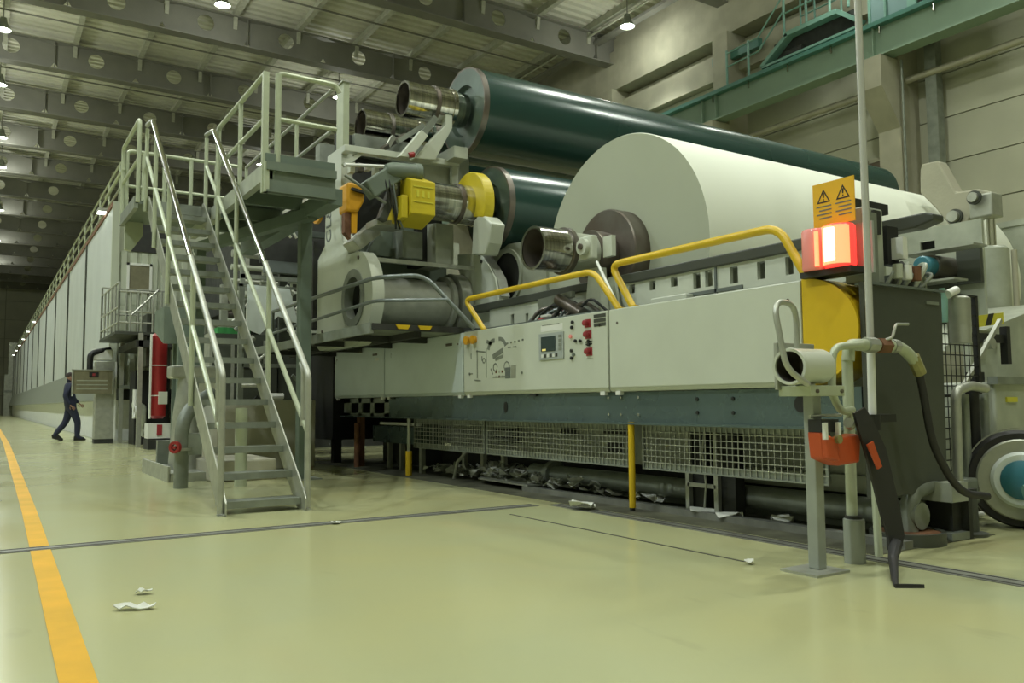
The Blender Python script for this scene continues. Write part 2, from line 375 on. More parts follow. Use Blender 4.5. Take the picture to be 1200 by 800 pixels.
# eaves beam, columns
struct('trim_1', MB().box(20.75, XW, Y0, Y1, 13.25, 14.85).box(20.95, XW, Y0, Y1, 14.85, ZR), 'conc')
struct('trim_2', MB().box(21.1, XW, Y0, Y1, 12.0, 12.9), 'conc')
colm = mesh('shaft', MB().box(-0.95, 0, -0.33, 0.33, 0, 13.25), m='conc')
corm = mesh('corbel', MB().prism([(-1.75, 10.05), (-0.95, 10.05), (-0.95, 8.2), (-1.75, 9.2)], 'y', -0.33, 0.33), m='conc')
bplm = mesh('bearing_plate', MB().box(-1.65, -1.0, -0.25, 0.25, 10.05, 10.09), m='girder')
for i, yy in enumerate([0.9, 6.9, 12.9, 18.9, 24.9, 30.9, 36.9]):
    lab = {12.9: 'beige concrete column with corbel carrying the green crane beam, right of the picture', 18.9: 'beige concrete column at the left end of the visible crane beam'}.get(yy, 'beige concrete wall column hidden beyond the machine')
    t = thing('concrete_column', lab, 'column', (XW, yy, 0), 'wall columns')
    kids(t, 'shaft', colm, [(XW, yy, 0)]); kids(t, 'corbel', corm, [(XW, yy, 0)]); kids(t, 'bearing_plate', bplm, [(XW, yy, 0)])
# crane runway beam
t = thing('crane_runway_beam', 'long pale green crane runway beam along the right wall', 'crane beam', (20.2, 15, 10.1))
part(t, 'web', MB().box(20.06, 20.12, -8, 60, 10.12, 10.95), 'tealb')
part(t, 'top_flange', MB().box(19.85, 20.45, -8, 60, 10.92, 11.04), 'teald')
part(t, 'bottom_flange', MB().box(19.9, 20.4, -8, 60, 10.09, 10.13), 'tealb')
part(t, 'crane_rail', MB().box(20.12, 20.18, -8, 60, 11.04, 11.12), 'steeld')
me = mesh('web_stiffener', MB().box(19.93, 20.06, -0.01, 0.01, 10.13, 10.92), m='tealb')
kids(t, 'web_stiffener', me, [(0, yy, 0) for yy in (6.9, 12.9, 18.6, 19.2, 24.9)])
me = mesh('bolt', MB().cyl((19.95, 0, 10.70), (19.95, 0, 10.92), 0.03, 8), m='steel')
kids(t, 'bolt', me, [(0, 8.2+1.5*k, 0) for k in range(8)])
# pipe along the wall below the crane beam and on the column
single('wall_pipe', MB().cyl((20.9, -2, 9.55), (20.9, 26, 9.55), 0.09, 12), 'conc', 'pale beige pipe running along the wall below the crane beam', 'pipe')
single('column_conduit', MB().cyl((20.5, 12.45, 0), (20.5, 12.45, 10.0), 0.035, 8), 'galvd', 'thin conduit running down the right side of the concrete column', 'pipe')
single('downpipe', MB().box(20.9, 21.2, 11.75, 12.05, 0, 13.2), 'galvd', 'grey square duct running down the wall right of the column', 'duct')
# crane end carriage with platform, ladders and rails on the runway beam
t = thing('crane_end_carriage', 'teal crane end carriage with railed platform standing on the green runway beam', 'crane', (20.1, 14.6, 11.12))
fr = [(16.6, 11.14), (15.6, 11.85), (14.0, 11.95), (13.3, 11.3), (13.3, 11.14)]
part(t, 'frame', MB().bar((20.1, 16.7, 11.2), (20.1, 15.7, 11.85), 0.12, 0.3, (1,0,0)).bar((20.1, 15.8, 11.87), (20.1, 14.0, 11.87), 0.3, 0.14).bar((20.1, 14.0, 11.87), (20.1, 13.3, 11.3), 0.12, 0.3, (1,0,0)).box(19.95, 20.25, 13.3, 16.7, 11.13, 11.2), 'teal')
part(t, 'back_plate', MB().box(20.24, 20.27, 13.5, 16.4, 11.2, 11.85), 'dark')
part(t, 'drive_motor', MB().cyl((20.2, 15.9, 11.32), (20.2, 15.3, 11.32), 0.14, 16), 'dark')
def rails(parent, name, segs, m='teal', r=0.028):
    for a, b in segs: part(parent, name, MB().cyl(a, b, r, 8), m)
rails(t, 'post', [((20.1, y_, 11.1 if y_ > 16.7 or y_ < 13.2 else 11.9), (20.1, y_, 13.2 if 13.4 < y_ < 16 else 12.3)) for y_ in (18.2, 17.3, 15.9, 15.1, 14.3, 13.7, 12.6)], r=0.04)
rails(t, 'post', [((20.5, y_, 11.9), (20.5, y_, 13.0)) for y_ in (15.6, 15.1, 14.2)], r=0.03)
rails(t, 'handrail', [((20.1, 18.2, 12.2), (20.1, 16.9, 12.25)), ((20.1, 18.2, 11.75), (20.1, 16.9, 11.8)), ((20.1, 16.9, 12.25), (20.1, 15.9, 13.2)), ((20.1, 16.9, 11.8), (20.1, 15.9, 12.7)),
    ((20.1, 15.9, 13.2), (20.1, 13.7, 13.2)), ((20.1, 15.9, 12.6), (20.1, 13.7, 12.6)), ((20.5, 15.6, 13.0), (20.5, 14.2, 13.0)), ((20.5, 15.6, 12.5), (20.5, 14.2, 12.5)), ((20.1, 13.7, 12.9), (20.1, 12.6, 12.3)), ((20.1, 13.7, 12.3), (20.1, 12.6, 11.8))])
t = thing('crane_cab_panel', 'blue grey glazed crane panel beside the end carriage on the runway beam', 'crane cab', (20.2, 12.2, 11.1))
part(t, 'pane', MB().box(20.15, 20.18, 12.0, 13.1, 11.1, 12.9), 'glass')
part(t, 'frame', MB().box(20.12, 20.2, 13.05, 13.13, 11.1, 12.9).box(20.12, 20.2, 11.75, 12.0, 11.1, 12.9), 'teal')
single('crane_buffer_beam', MB().box(20.7, 20.9, 17.4, 19.4, 12.3, 12.6), 'teald', 'short dark teal bar on the wall above the left end of the crane rail', 'beam')
# window in the right wall behind the column
t = thing('window_1', 'brown window in the right wall between paper roll and column', 'window', (XW, 13.4, 6.0)); t['kind'] = 'structure'
part(t, 'window_frame', MB().box(21.36, 21.42, 12.8, 14.2, 5.6, 5.7).box(21.36, 21.42, 12.8, 14.2, 7.7, 7.8).box(21.36, 21.42, 12.8, 12.9, 5.6, 7.8).box(21.36, 21.42, 14.1, 14.2, 5.6, 7.8), 'conc')
part(t, 'pane', MB().box(21.38, 21.41, 12.9, 14.1, 5.7, 7.7), 'winbr')
me = mesh('glazing_bar', MB().box(21.33, 21.38, -0.03, 0.03, 5.7, 7.7), m='conc')
kids(t, 'glazing_bar', me, [(0, 13.3, 0), (0, 13.7, 0)])

# ---------------------------------------------------------------- lamps (each with its own light)
rows = {0: 'far'}
def lamp(i, x, y_, z=14.35):
    near = {(19.1, 21.9): 'round high-bay lamp glowing near the right wall above the long roll', (12.8, 33.9): 'round high-bay lamp glowing above the stair platform rail',
            (6.4, 27.9): 'round high-bay lamp just at the top edge of the picture'}
    lab = near.get((x, y_)) or ('%s round high-bay lamp down the row at the left edge of the ceiling' % gnames[[21.9, 33.9, 39.9, 47.9, 53.9, 65.9, 77.9, 89.9].index(y_)].replace('first', 'nearest') if y_ in (21.9, 33.9, 39.9, 47.9, 53.9, 65.9, 77.9, 89.9) and -1 < x < 1 else 'round high-bay lamp outside the picture, ' + ('near the right wall' if x > 14 else 'over the machine' if x > 2 else 'left of the aisle' if x < -1 else 'over the aisle') + (' behind the camera' if y_ < 0 else ' beside the camera' if y_ < 8 else ' in front of the camera' if y_ < 20 else ' far down the hall' if y_ < 50 and x > -1 or y_ < 30 else ' farther off' if y_ < 50 else ' at the far end'))
    t = thing('high_bay_lamp', lab, 'lamp', (x, y_, z), 'lamps of the hall')
    part(t, 'housing', MB().lathe((x, y_, z+0.45), (x, y_, z), [(0, 0), (0, 0.1), (0.2, 0.14), (0.45, 0.27), (0.45, 0.24)], 20), 'galvd')
    part(t, 'lens', MB().cyl((x, y_, z+0.05), (x, y_, z+0.02), 0.24, 20), 'lampw')
    part(t, 'hanger', MB().cyl((x, y_, z+0.45), (x, y_, ZR-0.02), 0.02, 6), 'girder')
    L = bpy.data.lights.new('lamp_light', 'SPOT'); L.energy = LAMP_POWER; L.color = LAMP_COLOR; L.shadow_soft_size = 0.25
    L.spot_size = math.radians(100 if x > 18 else 150); L.spot_blend = 0.45 if x > 18 else 0.7
    if x > 18: L.energy *= 0.55
    if x < -1: L.energy *= 2.3; L.color = (0.90, 0.98, 1.0)
    U = bpy.data.lights.new('ceiling_fill_light', 'POINT'); U.energy = CEILING_FILL; U.color = LAMP_COLOR; U.shadow_soft_size = 0.25  # added fill point light, lifts the roof brightness around the lamp
    uo = bpy.data.objects.new('ceiling_fill_light', U); COL.objects.link(uo); uo.parent = t; uo.location = (0, 0, -0.25)
    lo = bpy.data.objects.new('lamp_light', L); COL.objects.link(lo); lo.parent = t; lo.location = (0, 0, -0.03)
for i, (x, y_) in enumerate(LAMPS): lamp(i, x, y_)

# ================================================================ DRYER HOOD (left, running away)
HX = 2.66; HY = 22.5
t = thing('dryer_hood', 'long pale panelled dryer section hood running away at the left', 'machine hood', (HX, HY, 0))
part(t, 'body', MB().box(HX+0.22, 12.0, HY+0.06, 100, 1.05, 5.95), 'dark')
ys = [HY, 28.75, 35.1, 41.3, 47.6, 53.9, 60.2, 66.5, 72.8, 79.1, 85.4, 91.7, 98.0]
pm1 = mesh('hood_panel', MB().box(-0.03, 0.10, 0.14, 6.08, 2.0, 5.9), m='hood')
kids(t, 'hood_panel', pm1, [(HX, y_, 0) for y_ in ys[:-1]])
jm_ = mesh('gap_shade_strip', MB().box(-0.07, 0.05, -0.16, 0.0, 2.0, 5.9), m='darkgrey')  # raised dark strips paint the shade of the gaps between panels
kids(t, 'gap_shade_strip', jm_, [(HX, y_, 0) for y_ in ys[1:]])
part(t, 'top_edge', MB().box(HX-0.06, HX+0.15, HY, 99, 5.9, 6.0), 'rust')
part(t, 'corner_post', MB().box(HX-0.05, HX+0.12, HY-0.03, HY+0.12, 1.0, 6.0), 'hoodf')
band = MB(); band.prism([(HX-0.05, 1.98), (HX-0.02, 2.0), (HX+0.1, 2.0), (HX+0.1, 1.02), (HX-0.30, 1.02)], 'y', HY+0.6, 99)
part(t, 'sloped_band', band, 'hoodgrey')
part(t, 'plinth', MB().box(HX+0.0, 3.6, HY+1.0, 100, 0, 1.04), 'hoodb')
# ribbed front wall of the hood with a small window
f = MB(); x = HX+0.15
while x < 11.8:
    f.prism([(x, HY+0.06), (x+0.03, HY), (x+0.15, HY), (x+0.18, HY+0.06)], 'z', 1.3, 4.75); x += 0.24
part(t, 'ribbed_siding', f, 'hoodf')
part(t, 'siding_sheet', MB().box(HX+0.1, 11.9, HY+0.055, HY+0.07, 1.3, 5.95), 'hoodf')
part(t, 'dark_opening', MB().box(2.98, 3.95, HY+0.01, HY+0.05, 4.78, 5.5), 'dark')
wd = part(t, 'window', MB().box(2.96, 3.55, HY-0.04, HY+0.02, 3.74, 3.80).box(2.96, 3.55, HY-0.04, HY+0.02, 4.42, 4.48).box(2.96, 3.02, HY-0.04, HY+0.02, 3.74, 4.48).box(3.49, 3.55, HY-0.04, HY+0.02, 3.74, 4.48), 'white')
part(wd, 'pane', MB().box(3.02, 3.49, HY-0.02, HY-0.01, 3.80, 4.42), 'boardtan')
# rail along the hood top
t = thing('hood_top_railing', 'pale pipe railing along the top edge of the dryer hood', 'railing', (HX+0.1, HY, 6.0))
pme = mesh('post', MB().cyl((0, 0, 6.0), (0, 0, 7.0), 0.025, 8), m='rail')
kids(t, 'post', pme, [(HX+0.1, HY+0.1+2.1*k, 0) for k in range(36)])
for z in (6.35, 6.68, 7.0): part(t, 'handrail', MB().cyl((HX+0.1, HY, z), (HX+0.1, 99, z), 0.03, 8), 'rail')
for k in range(7):
    y_ = 24.0 if k == 0 else 50+7.5*k
    s = thing('hood_lamp', 'small lit lamp on the top edge of the hood, ' + ('nearest one' if k == 0 else gnames[k] + ' from the near end'), 'lamp', (HX-0.1, y_, 6.05), 'lamps along the hood top')
    part(s, 'housing', MB().box(HX-0.25, HX-0.02, y_-0.2, y_+0.2, 6.0, 6.09), 'galv')
    part(s, 'lens', MB().box(HX-0.24, HX-0.03, y_-0.18, y_+0.18, 5.985, 6.0), 'smalllamp')
# far end clutter beyond the hood side
t = thing('far_machine_column', 'pale distant machinery tower at the far end of the hood', 'machine', (2.2, 99, 0))
part(t, 'lower_box', MB().box(1.9, 2.9, 99, 101, 0, 4.2), 'creamd'); part(t, 'upper_box', MB().box(2.2, 2.9, 99, 101, 4.2, 7.5), 'creamd'); part(t, 'band', MB().box(1.85, 2.9, 98.95, 101, 2.4, 2.6), 'galvd')
single('far_crate', MB().box(0.3, 1.5, 98, 99.3, 0, 1.4), 'darkgrey', 'small dark crate on the floor at the far left end of the hall', 'crate')

# ================================================================ STAIRS
t = thing('steel_staircase', 'steep galvanised open-tread staircase in front of the machine', 'staircase', (1.98, 6.85, 0))
SX0, SX1 = 1.66, 2.31
def sz(y_): return 0.10 + (y_-6.98)*0.838
for x in (SX0, SX1):
    pl = [(6.80, 0.0), (6.97, 0.0), (7.04, 0.02), (10.95, 3.28), (10.95, 3.46), (10.86, 3.46), (6.86, 0.17), (6.80, 0.10)]
    part(t, 'stringer', MB().prism(pl, 'x', x-0.006 if x == SX0 else x-0.006, x+0.006).box(x-0.05 if x == SX0 else x-0.0, x if x == SX0 else x+0.05, 6.80, 6.9, 0, 0.012), 'galv')
trm = mesh('tread', MB().box(SX0+0.006, SX1-0.006, -0.01, 0.26, -0.035, 0).box(SX0+0.006, SX1-0.006, -0.015, 0.0, -0.05, 0.006), m='galvd')
kids(t, 'tread', trm, [(0, 6.92+0.2515*k, 0.095+0.2091*k) for k in range(16)])
def stair_rail(x, lab):
    top = [(x, 6.9, 0.55), (x, 6.88, 0.95), (x, 7.0, 1.2), (x, 10.55, 4.33), (x, 11.0, 4.36)]
    part(t, 'handrail', MB().tube(bend([(x, 6.86, 0.02), (x, 6.86, 1.14), (x, 6.98, 1.24), (x, 10.55, 4.33), (x, 10.95, 4.38)], 0.12), 0.027, 12), 'chrome' if 0 else 'galv', label=lab)
    part(t, 'lower_loop', MB().tube(bend([(x, 6.98, 0.70), (x, 6.98, 1.18), (x, 7.05, 1.24)], 0.05), 0.025, 10), 'galv')
    part(t, 'mid_rail', MB().tube([(x, 6.88, 0.66), (x, 10.9, 3.95)], 0.022, 10), 'rail')
    for y_ in (8.05, 9.35, 10.25, 10.92):
        z = 1.24 + (y_-6.98)*0.8655 if y_ < 10.55 else 4.33
        part(t, 'post', MB().cyl((x, y_, sz(y_)-0.12), (x, y_, z), 0.024, 10), 'rail')
stair_rail(SX0-0.03, None); stair_rail(SX1+0.03, None)
for x in (SX0-0.03, SX1+0.03):
    part(t, 'bright_rail', MB().tube([(x, 8.2, 2.302), (x, 10.5, 4.295)], 0.029, 12), 'chrome', label='polished upper stretch of handrail')
me = mesh('bracket', MB().box(-0.03, 0.03, -0.06, 0.06, -0.02, 0.02), m='galvd')

# landing behind the top of the stairs and the platform to the right of it
t = thing('access_platform', 'grey green steel access platform with pipe railings at the top of the stairs', 'platform', (2.4, 9.5, 3.1))
PXL, PXR, PYF, PZ0, PZ1 = 2.42, 3.18, 8.5, 3.10, 3.42
part(t, 'front_fascia', MB().box(PXL, PXR-0.0, PYF, PYF+0.08, PZ0, PZ1).box(PXL, PXR, PYF-0.04, PYF+0.02, PZ0, PZ0+0.02).box(PXL, PXR, PYF-0.04, PYF+0.02, PZ1-0.09, PZ1), 'plat')
part(t, 'side_fascia', MB().box(PXL-0.01, PXL+0.07, PYF, 12.2, PZ0+0.14, PZ1), 'creamd', label='pale green edge beam')
part(t, 'corner_plate', MB().box(PXL-0.02, PXL+0.03, PYF-0.02, PYF+0.06, PZ0, PZ1), 'rail')
part(t, 'deck', MB().box(PXL, 3.2, PYF+0.05, 12.2, PZ1-0.04, PZ1), 'plat')
part(t, 'landing_deck', MB().box(1.52, PXL, 10.95, 12.2, PZ1-0.04, PZ1), 'plat')
part(t, 'landing_edge', MB().box(1.60, PXL, 10.93, 10.98, PZ1-0.12, PZ1+0.01).box(1.50, 1.55, 10.95, 12.2, PZ1-0.10, PZ1+0.05), 'galvd')
jm = mesh('joist', MB().box(PXL, 3.15, -0.03, 0.03, PZ0+0.1, PZ1-0.05), m='pillar'); kids(t, 'joist', jm, [(0, y_, 0) for y_ in (9.55, 10.4, 11.2)])
part(t, 'support_beam', MB().box(3.12, 3.30, 8.6, 12.2, PZ0-0.02, PZ0+0.16), 'pillar')
part(t, 'diagonal_beam', MB().bar((2.5, 12.1, 3.1), (3.2, 9.3, 3.12), 0.12, 0.14), 'pillar')
part(t, 'pillar', MB().box(3.15, 3.29, 9.55, 9.69, 0, PZ0), 'pillar', bev=0.01)
part(t, 'pillar_foot', MB().box(3.10, 3.42, 9.5, 9.85, 0, 0.015), 'galvd')
part(t, 'back_pillar', MB().box(2.45, 2.57, 11.9, 12.02, 0, PZ0), 'pillar')
part(t, 'toe_board', MB().box(PXL, PXR, PYF+0.02, PYF+0.03, PZ1, PZ1+0.1), 'pillar')
R_ = lambda nm, pts, r=0.027, m='rail': part(t, nm, MB().tube(bend(pts, 0.07), r, 10), m)
# side rail (along the hall, above the stairs side)
R_('handrail', [(PXL, 8.56, PZ1), (PXL, 8.56, 4.39), (PXL, 10.62, 4.39), (PXL, 10.62, 3.40)], 0.03)
R_('mid_rail', [(PXL, 8.56, 3.90), (PXL, 10.62, 3.90)], 0.025)
part(t, 'post', MB().box(PXL-0.03, PXL+0.03, 8.53, 8.59, 3.10, 4.40), 'rail')
part(t, 'post', MB().cyl((PXL, 9.55, 3.4), (PXL, 9.55, 4.37), 0.026, 10), 'rail')
# front rail
R_('handrail', [(2.55, 8.54, PZ1-0.05), (2.55, 8.54, 4.41), (3.19, 8.54, 4.41), (3.23, 8.54, 4.33)], 0.028)
R_('mid_rail', [(2.55, 8.54, 3.91), (3.2, 8.54, 3.91)], 0.025)
part(t, 'post', MB().cyl((2.55, 8.54, 3.3), (2.55, 8.54, 4.4), 0.033, 10), 'rail')
# right side rail of the platform and back rails
R_('handrail', [(3.16, 8.56, 4.36), (3.16, 12.1, 4.36)], 0.022, 'galv'); R_('mid_rail', [(3.16, 8.56, 3.9), (3.16, 12.1, 3.9)], 0.02, 'galv')
for y_ in (9.8, 11.0, 12.1): part(t, 'post', MB().cyl((3.16, y_, 3.4), (3.16, y_, 4.36), 0.024, 8), 'rail')
R_('handrail', [(2.55, 8.6, 3.48), (3.2, 8.6, 3.5)], 0.02)
R_('back_handrail', [(1.57, 12.15, 3.4), (1.57, 12.15, 4.37), (2.6, 12.15, 4.37), (3.1, 12.15, 4.37)], 0.025)
R_('back_mid_rail', [(1.57, 12.15, 3.88), (3.1, 12.15, 3.88)], 0.022); R_('back_low_rail', [(1.57, 12.15, 3.6), (3.1, 12.15, 3.6)], 0.02)
for x in (1.78, 2.05, 2.4, 2.75): part(t, 'post', MB().cyl((x, 12.15, 3.4), (x, 12.15, 4.36), 0.028, 8), 'rail')
R_('left_handrail', [(1.52, 10.78, 3.36), (1.52, 10.78, 4.39), (1.52, 12.15, 4.39), (1.52, 12.15, 3.36)], 0.026)
R_('left_mid_rail', [(1.52, 10.78, 3.9), (1.52, 12.15, 3.9)], 0.022)
R_('left_brace', [(1.52, 12.1, 4.1), (1.52, 14.0, 4.1)], 0.022)
part(t, 'side_bracket', MB().prism([(1.56, 3.0), (1.64, 2.98), (1.78, 3.2), (1.78, 3.38), (1.56, 3.38)], 'y', 12.1, 12.2), 'rail')

# ================================================================ THINGS LEFT OF / BEHIND THE STAIRS
# red pressure cylinder on a green post
t = thing('red_cylinder', 'tall dark red cylinder strapped to a green post behind the stairs', 'cylinder', (3.05, 18.4, 0))
part(t, 'vessel', MB().lathe((3.06, 18.3, 0.62), (3.06, 18.3, 2.40), [(0, 0), (0, 0.10), (0.06, 0.165), (1.70, 0.165), (1.76, 0.10), (1.80, 0)], 24), 'redp')
for z in (1.08, 1.70): part(t, 'band', MB().ring((3.06, 18.3, z), (3.06, 18.3, z+0.02), 0.172, 0.16), 'white')
part(t, 'side_strip', MB().box(2.87, 2.90, 18.12, 18.2, 0.62, 2.35), 'white')
part(t, 'cap', MB().cyl((3.06, 18.3, 2.42), (3.06, 18.3, 2.52), 0.05), 'black')
part(t, 'gauge_box', MB().box(2.85, 3.3, 18.1, 18.5, 0.22, 0.52), 'white'); part(t, 'red_mark', MB().box(3.02, 3.12, 18.08, 18.1, 0.28, 0.5), 'redb')
part(t, 'foot', MB().box(2.85, 3.45, 18.05, 18.6, 0.0, 0.2), 'dark')
t = thing('green_post', 'dark green steel post right of the red cylinder', 'post', (3.4, 17.5, 0))
part(t, 'post', MB().box(3.05, 3.25, 16.2, 16.4, 0, 2.4), 'pillar'); part(t, 'side_plate', MB().box(3.26, 3.3, 16.2, 16.5, 0, 2.4), 'white')
t = thing('green_electric_cabinet', 'green grey box on the post above the red cylinder', 'box', (3.1, 17.2, 2.4))
part(t, 'body', MB().prism([(16.6, 2.05), (17.6, 2.35), (17.6, 2.75), (16.6, 2.75)], 'x', 2.85, 3.25), 'plat'); part(t, 'stand', MB().box(3.1, 3.18, 17.0, 17.1, 0, 2.4), 'pillar')
# grey cabinet by the hood with dark notice board
t = thing('grey_cabinet', 'narrow grey steel cabinet at the end of the hood behind the notice board', 'cabinet', (2.45, 22.1, 0))
part(t, 'body', MB().box(2.28, 2.70, 21.95, 22.35, 0.1, 1.95), 'galv', bev=0.01); part(t, 'base', MB().box(2.28, 2.70, 21.95, 22.35, 0, 0.1), 'dark')
part(t, 'corner_strip', MB().box(2.69, 2.73, 21.93, 21.96, 0.1, 1.95), 'white'); part(t, 'top_pipe', MB().tube(bend([(2.15, 22.0, 1.75), (2.15, 22.0, 2.15), (2.6, 22.1, 2.25)], 0.12), 0.07), 'black')
part(t, 'white_duct', MB().box(2.2, 2.65, 22.0, 22.3, 1.98, 2.25), 'white', bev=0.03)
t = thing('notice_board', 'brownish framed notice board hanging in front of the walking person', 'sign', (2.2, 21.8, 1.18))
part(t, 'board', MB().box(1.79, 2.62, 21.80, 21.83, 1.18, 1.73), 'boardtan'); part(t, 'frame', MB().box(1.76, 1.79, 21.78, 21.85, 1.16, 1.75).box(2.62, 2.65, 21.78, 21.85, 1.16, 1.75).box(1.76, 2.65, 21.78, 21.85, 1.73, 1.75), 'galv')
part(t, 'emblem', MB().box(2.12, 2.32, 21.79, 21.80, 1.57, 1.69), 'black'); part(t, 'emblem_dot', MB().box(2.19, 2.25, 21.785, 21.79, 1.60, 1.66), 'redb')
for z in (1.48, 1.38, 1.28): part(t, 'text_line', MB().box(1.86, 2.52, 21.795, 21.80, z, z+0.02), 'creamd')
part(t, 'arm', MB().box(2.3, 2.4, 21.83, 21.95, 1.4, 1.5), 'galvd')
# open steel frame with dark equipment between cabinet and cylinder
t = thing('equipment_rack', 'open frame with dark pipework between the grey cabinet and the red cylinder', 'machine frame', (2.9, 20.5, 0))
for x, y_ in ((2.78, 21.8), (2.80, 19.2), (3.5, 21.0)): part(t, 'post', MB().box(x, x+0.09, y_, y_+0.09, 0, 2.45), 'galv')
part(t, 'top_beam', MB().box(2.75, 3.6, 19.2, 21.9, 2.15, 2.3), 'dark'); part(t, 'mid_beam', MB().box(2.75, 3.6, 21.6, 21.7, 1.3, 1.38), 'galvd')
part(t, 'dark_box', MB().box(2.95, 3.7, 20.6, 21.4, 0.0, 1.7), 'black'); part(t, 'dark_panel', MB().box(3.0, 3.5, 19.5, 20.3, 1.75, 2.9), 'darkgrey')
part(t, 'pipe', MB().tube(bend([(2.85, 20.3, 0.9), (3.1, 20.3, 0.9), (3.1, 20.3, 0.2)], 0.1), 0.06), 'creamd')
part(t, 'white_pipe', MB().cyl((2.9, 20.2, 0.6), (2.9, 20.2, 1.25), 0.05), 'white'); part(t, 'valve_wheel', MB().ring((2.86, 20.0, 0.75), (2.9, 20.0, 0.75), 0.14, 0.11), 'white')
part(t, 'lower_pipe', MB().cyl((2.95, 19.4, 0.3), (3.6, 19.4, 0.3), 0.09), 'galv')
# small landing with light railings in front of the hood front
t = thing('small_gangway', 'small gangway with pale thin railings in front of the hood window', 'platform', (2.9, 20.5, 2.4))
part(t, 'deck', MB().box(2.35, 4.2, 19.3, 22.2, 2.42, 2.48), 'darkgrey')
def grid_rail(a, b, z0, z1, n):
    a = Vector(a); b = Vector(b)
    for z in (z1, (z0+z1)/2, z0+0.2): part(t, 'rail_bar', MB().cyl((a.x, a.y, z), (b.x, b.y, z), 0.022, 6), 'galv')
    for k in range(n+1):
        p = a.lerp(b, k/n); part(t, 'rail_post', MB().cyl((p.x, p.y, z0), (p.x, p.y, z1), 0.025, 6), 'galv')
grid_rail((2.38, 22.1, 0), (2.42, 19.4, 0), 2.48, 3.55, 5)
grid_rail((2.38, 22.1, 0), (4.0, 22.1, 0), 2.48, 3.75, 6)
grid_rail((2.42, 19.4, 0), (3.1, 19.4, 0), 2.48, 3.35, 3)
part(t, 'inclined_rail', MB().cyl((2.55, 18.6, 2.75), (3.3, 20.0, 3.5), 0.022, 8), 'galv')
# concrete plinths, bent pipe with red valve behind the stairs
single('concrete_plinth', MB().box(2.65, 4.0, 11.4, 13.4, 0.0, 0.95), 'conc', 'beige concrete plinth seen through the lower treads of the stairs', 'plinth', bev=0.02)
single('concrete_plinth', MB().box(2.25, 3.0, 9.9, 11.0, 0.0, 0.24), 'conc', 'low pale concrete kerb block on the floor behind the stairs', 'plinth', bev=0.02)
t = thing('bent_floor_pipe', 'thick grey green pipe bending up from the floor left of the stairs', 'pipe', (1.85, 9.45, 0))
part(t, 'pipe', MB().tube(bend([(1.83, 9.45, 0), (1.83, 9.45, 0.78), (2.2, 9.75, 1.02)], 0.22, 6), 0.075, 16), 'galvd')
part(t, 'flange', MB().cyl((1.83, 9.45, 0.40), (1.83, 9.45, 0.43), 0.11), 'galv'); part(t, 'valve', MB().box(1.86, 2.02, 9.4, 9.55, 0.35, 0.58), 'galvd')
part(t, 'hand_wheel', MB().ring((1.76, 9.36, 0.44), (1.73, 9.33, 0.44), 0.065, 0.035, 14).bar((1.73, 9.33, 0.44), (1.83, 9.43, 0.44), 0.03), 'redp')
single('standing_pipe', MB().cyl((2.42, 9.3, 0), (2.42, 9.3, 0.85), 0.065), 'rail', 'short upright pale pipe seen under the stairs', 'pipe')
t = thing('shredder_funnel', 'pale grey metal funnel chute behind the stairs beside the bent pipe', 'chute', (2.2, 10.8, 0))
part(t, 'chute', MB().lathe((2.15, 10.9, 0.1), (2.15, 10.9, 1.25), [(0, 0), (0, 0.20), (0.7, 0.15), (1.15, 0.09), (1.15, 0)], 12), 'galv')
part(t, 'bent_cap', MB().box(1.95, 2.6, 10.8, 11.1, 1.22, 1.38), 'galv', bev=0.03)
part(t, 'label_plate', MB().box(1.78, 1.88, 10.6, 10.62, 0.9, 1.05), 'white'); part(t, 'white_sheet', MB().box(2.3, 2.6, 10.9, 10.92, 0.6, 1.2), 'white')
t = thing('floor_trough', 'low grey open steel trough on the floor left of the stairs', 'trough', (2.1, 11.0, 0))
part(t, 'base', MB().box(1.85, 2.3, 10.2, 12.0, 0, 0.1), 'galv'); part(t, 'back', MB().box(2.0, 2.35, 11.9, 12.0, 0.1, 0.42), 'galvd')
part(t, 'left_wall', MB().box(1.83, 1.86, 10.2, 12.0, 0, 0.18), 'galv')
# dark side of equipment stretching behind the stairs
t = thing('machine_side_cabinet', 'tall dark grey machine cabinet behind the stairs, right of the red cylinder', 'machine', (3.6, 15, 0))
part(t, 'body', MB().box(3.25, 4.35, 14.4, 15.7, 0, 2.1), 'darkgrey'); part(t, 'side_sheet', MB().box(3.2, 3.25, 14.4, 15.7, 0, 2.1), 'galv')
part(t, 'door_strip', MB().box(3.55, 3.6, 14.36, 14.4, 0.2, 2.0), 'galv'); part(t, 'door_strip', MB().box(4.1, 4.13, 14.36, 14.4, 0.2, 2.0), 'galv')
t = thing('press_section_machinery', 'dark jumble of green and grey machinery behind the stair treads', 'machine', (4.5, 17, 0))
part(t, 'base_block', MB().box(4.2, 9, 16.5, 20, 0, 2.4), 'dark'); part(t, 'upper_block', MB().box(4.4, 9, 17.2, 21, 2.9, 4.6), 'dark')
part(t, 'top_frame', MB().box(4.0, 9, 16.2, 16.5, 4.0, 4.5), 'creamd'); part(t, 'green_box', MB().box(3.7, 4.3, 16.0, 16.4, 2.05, 2.35), 'greenp')
for k, (x, z0, z1) in enumerate(((3.8, 0, 3.2), (4.6, 0.8, 3.6), (5.3, 1.2, 3.3), (4.2, 2.1, 4.0))): part(t, 'upright', MB().box(x, x+0.12, 16.2, 16.35, z0, z1), 'galv')
for k in range(6): part(t, 'pipe', MB().cyl((3.9, 16.1-0.05*k, 2.5+0.25*k), (6.6, 16.1, 2.45+0.27*k), 0.04+0.015*(k % 3), 10), 'galv' if k % 2 else 'creamd')
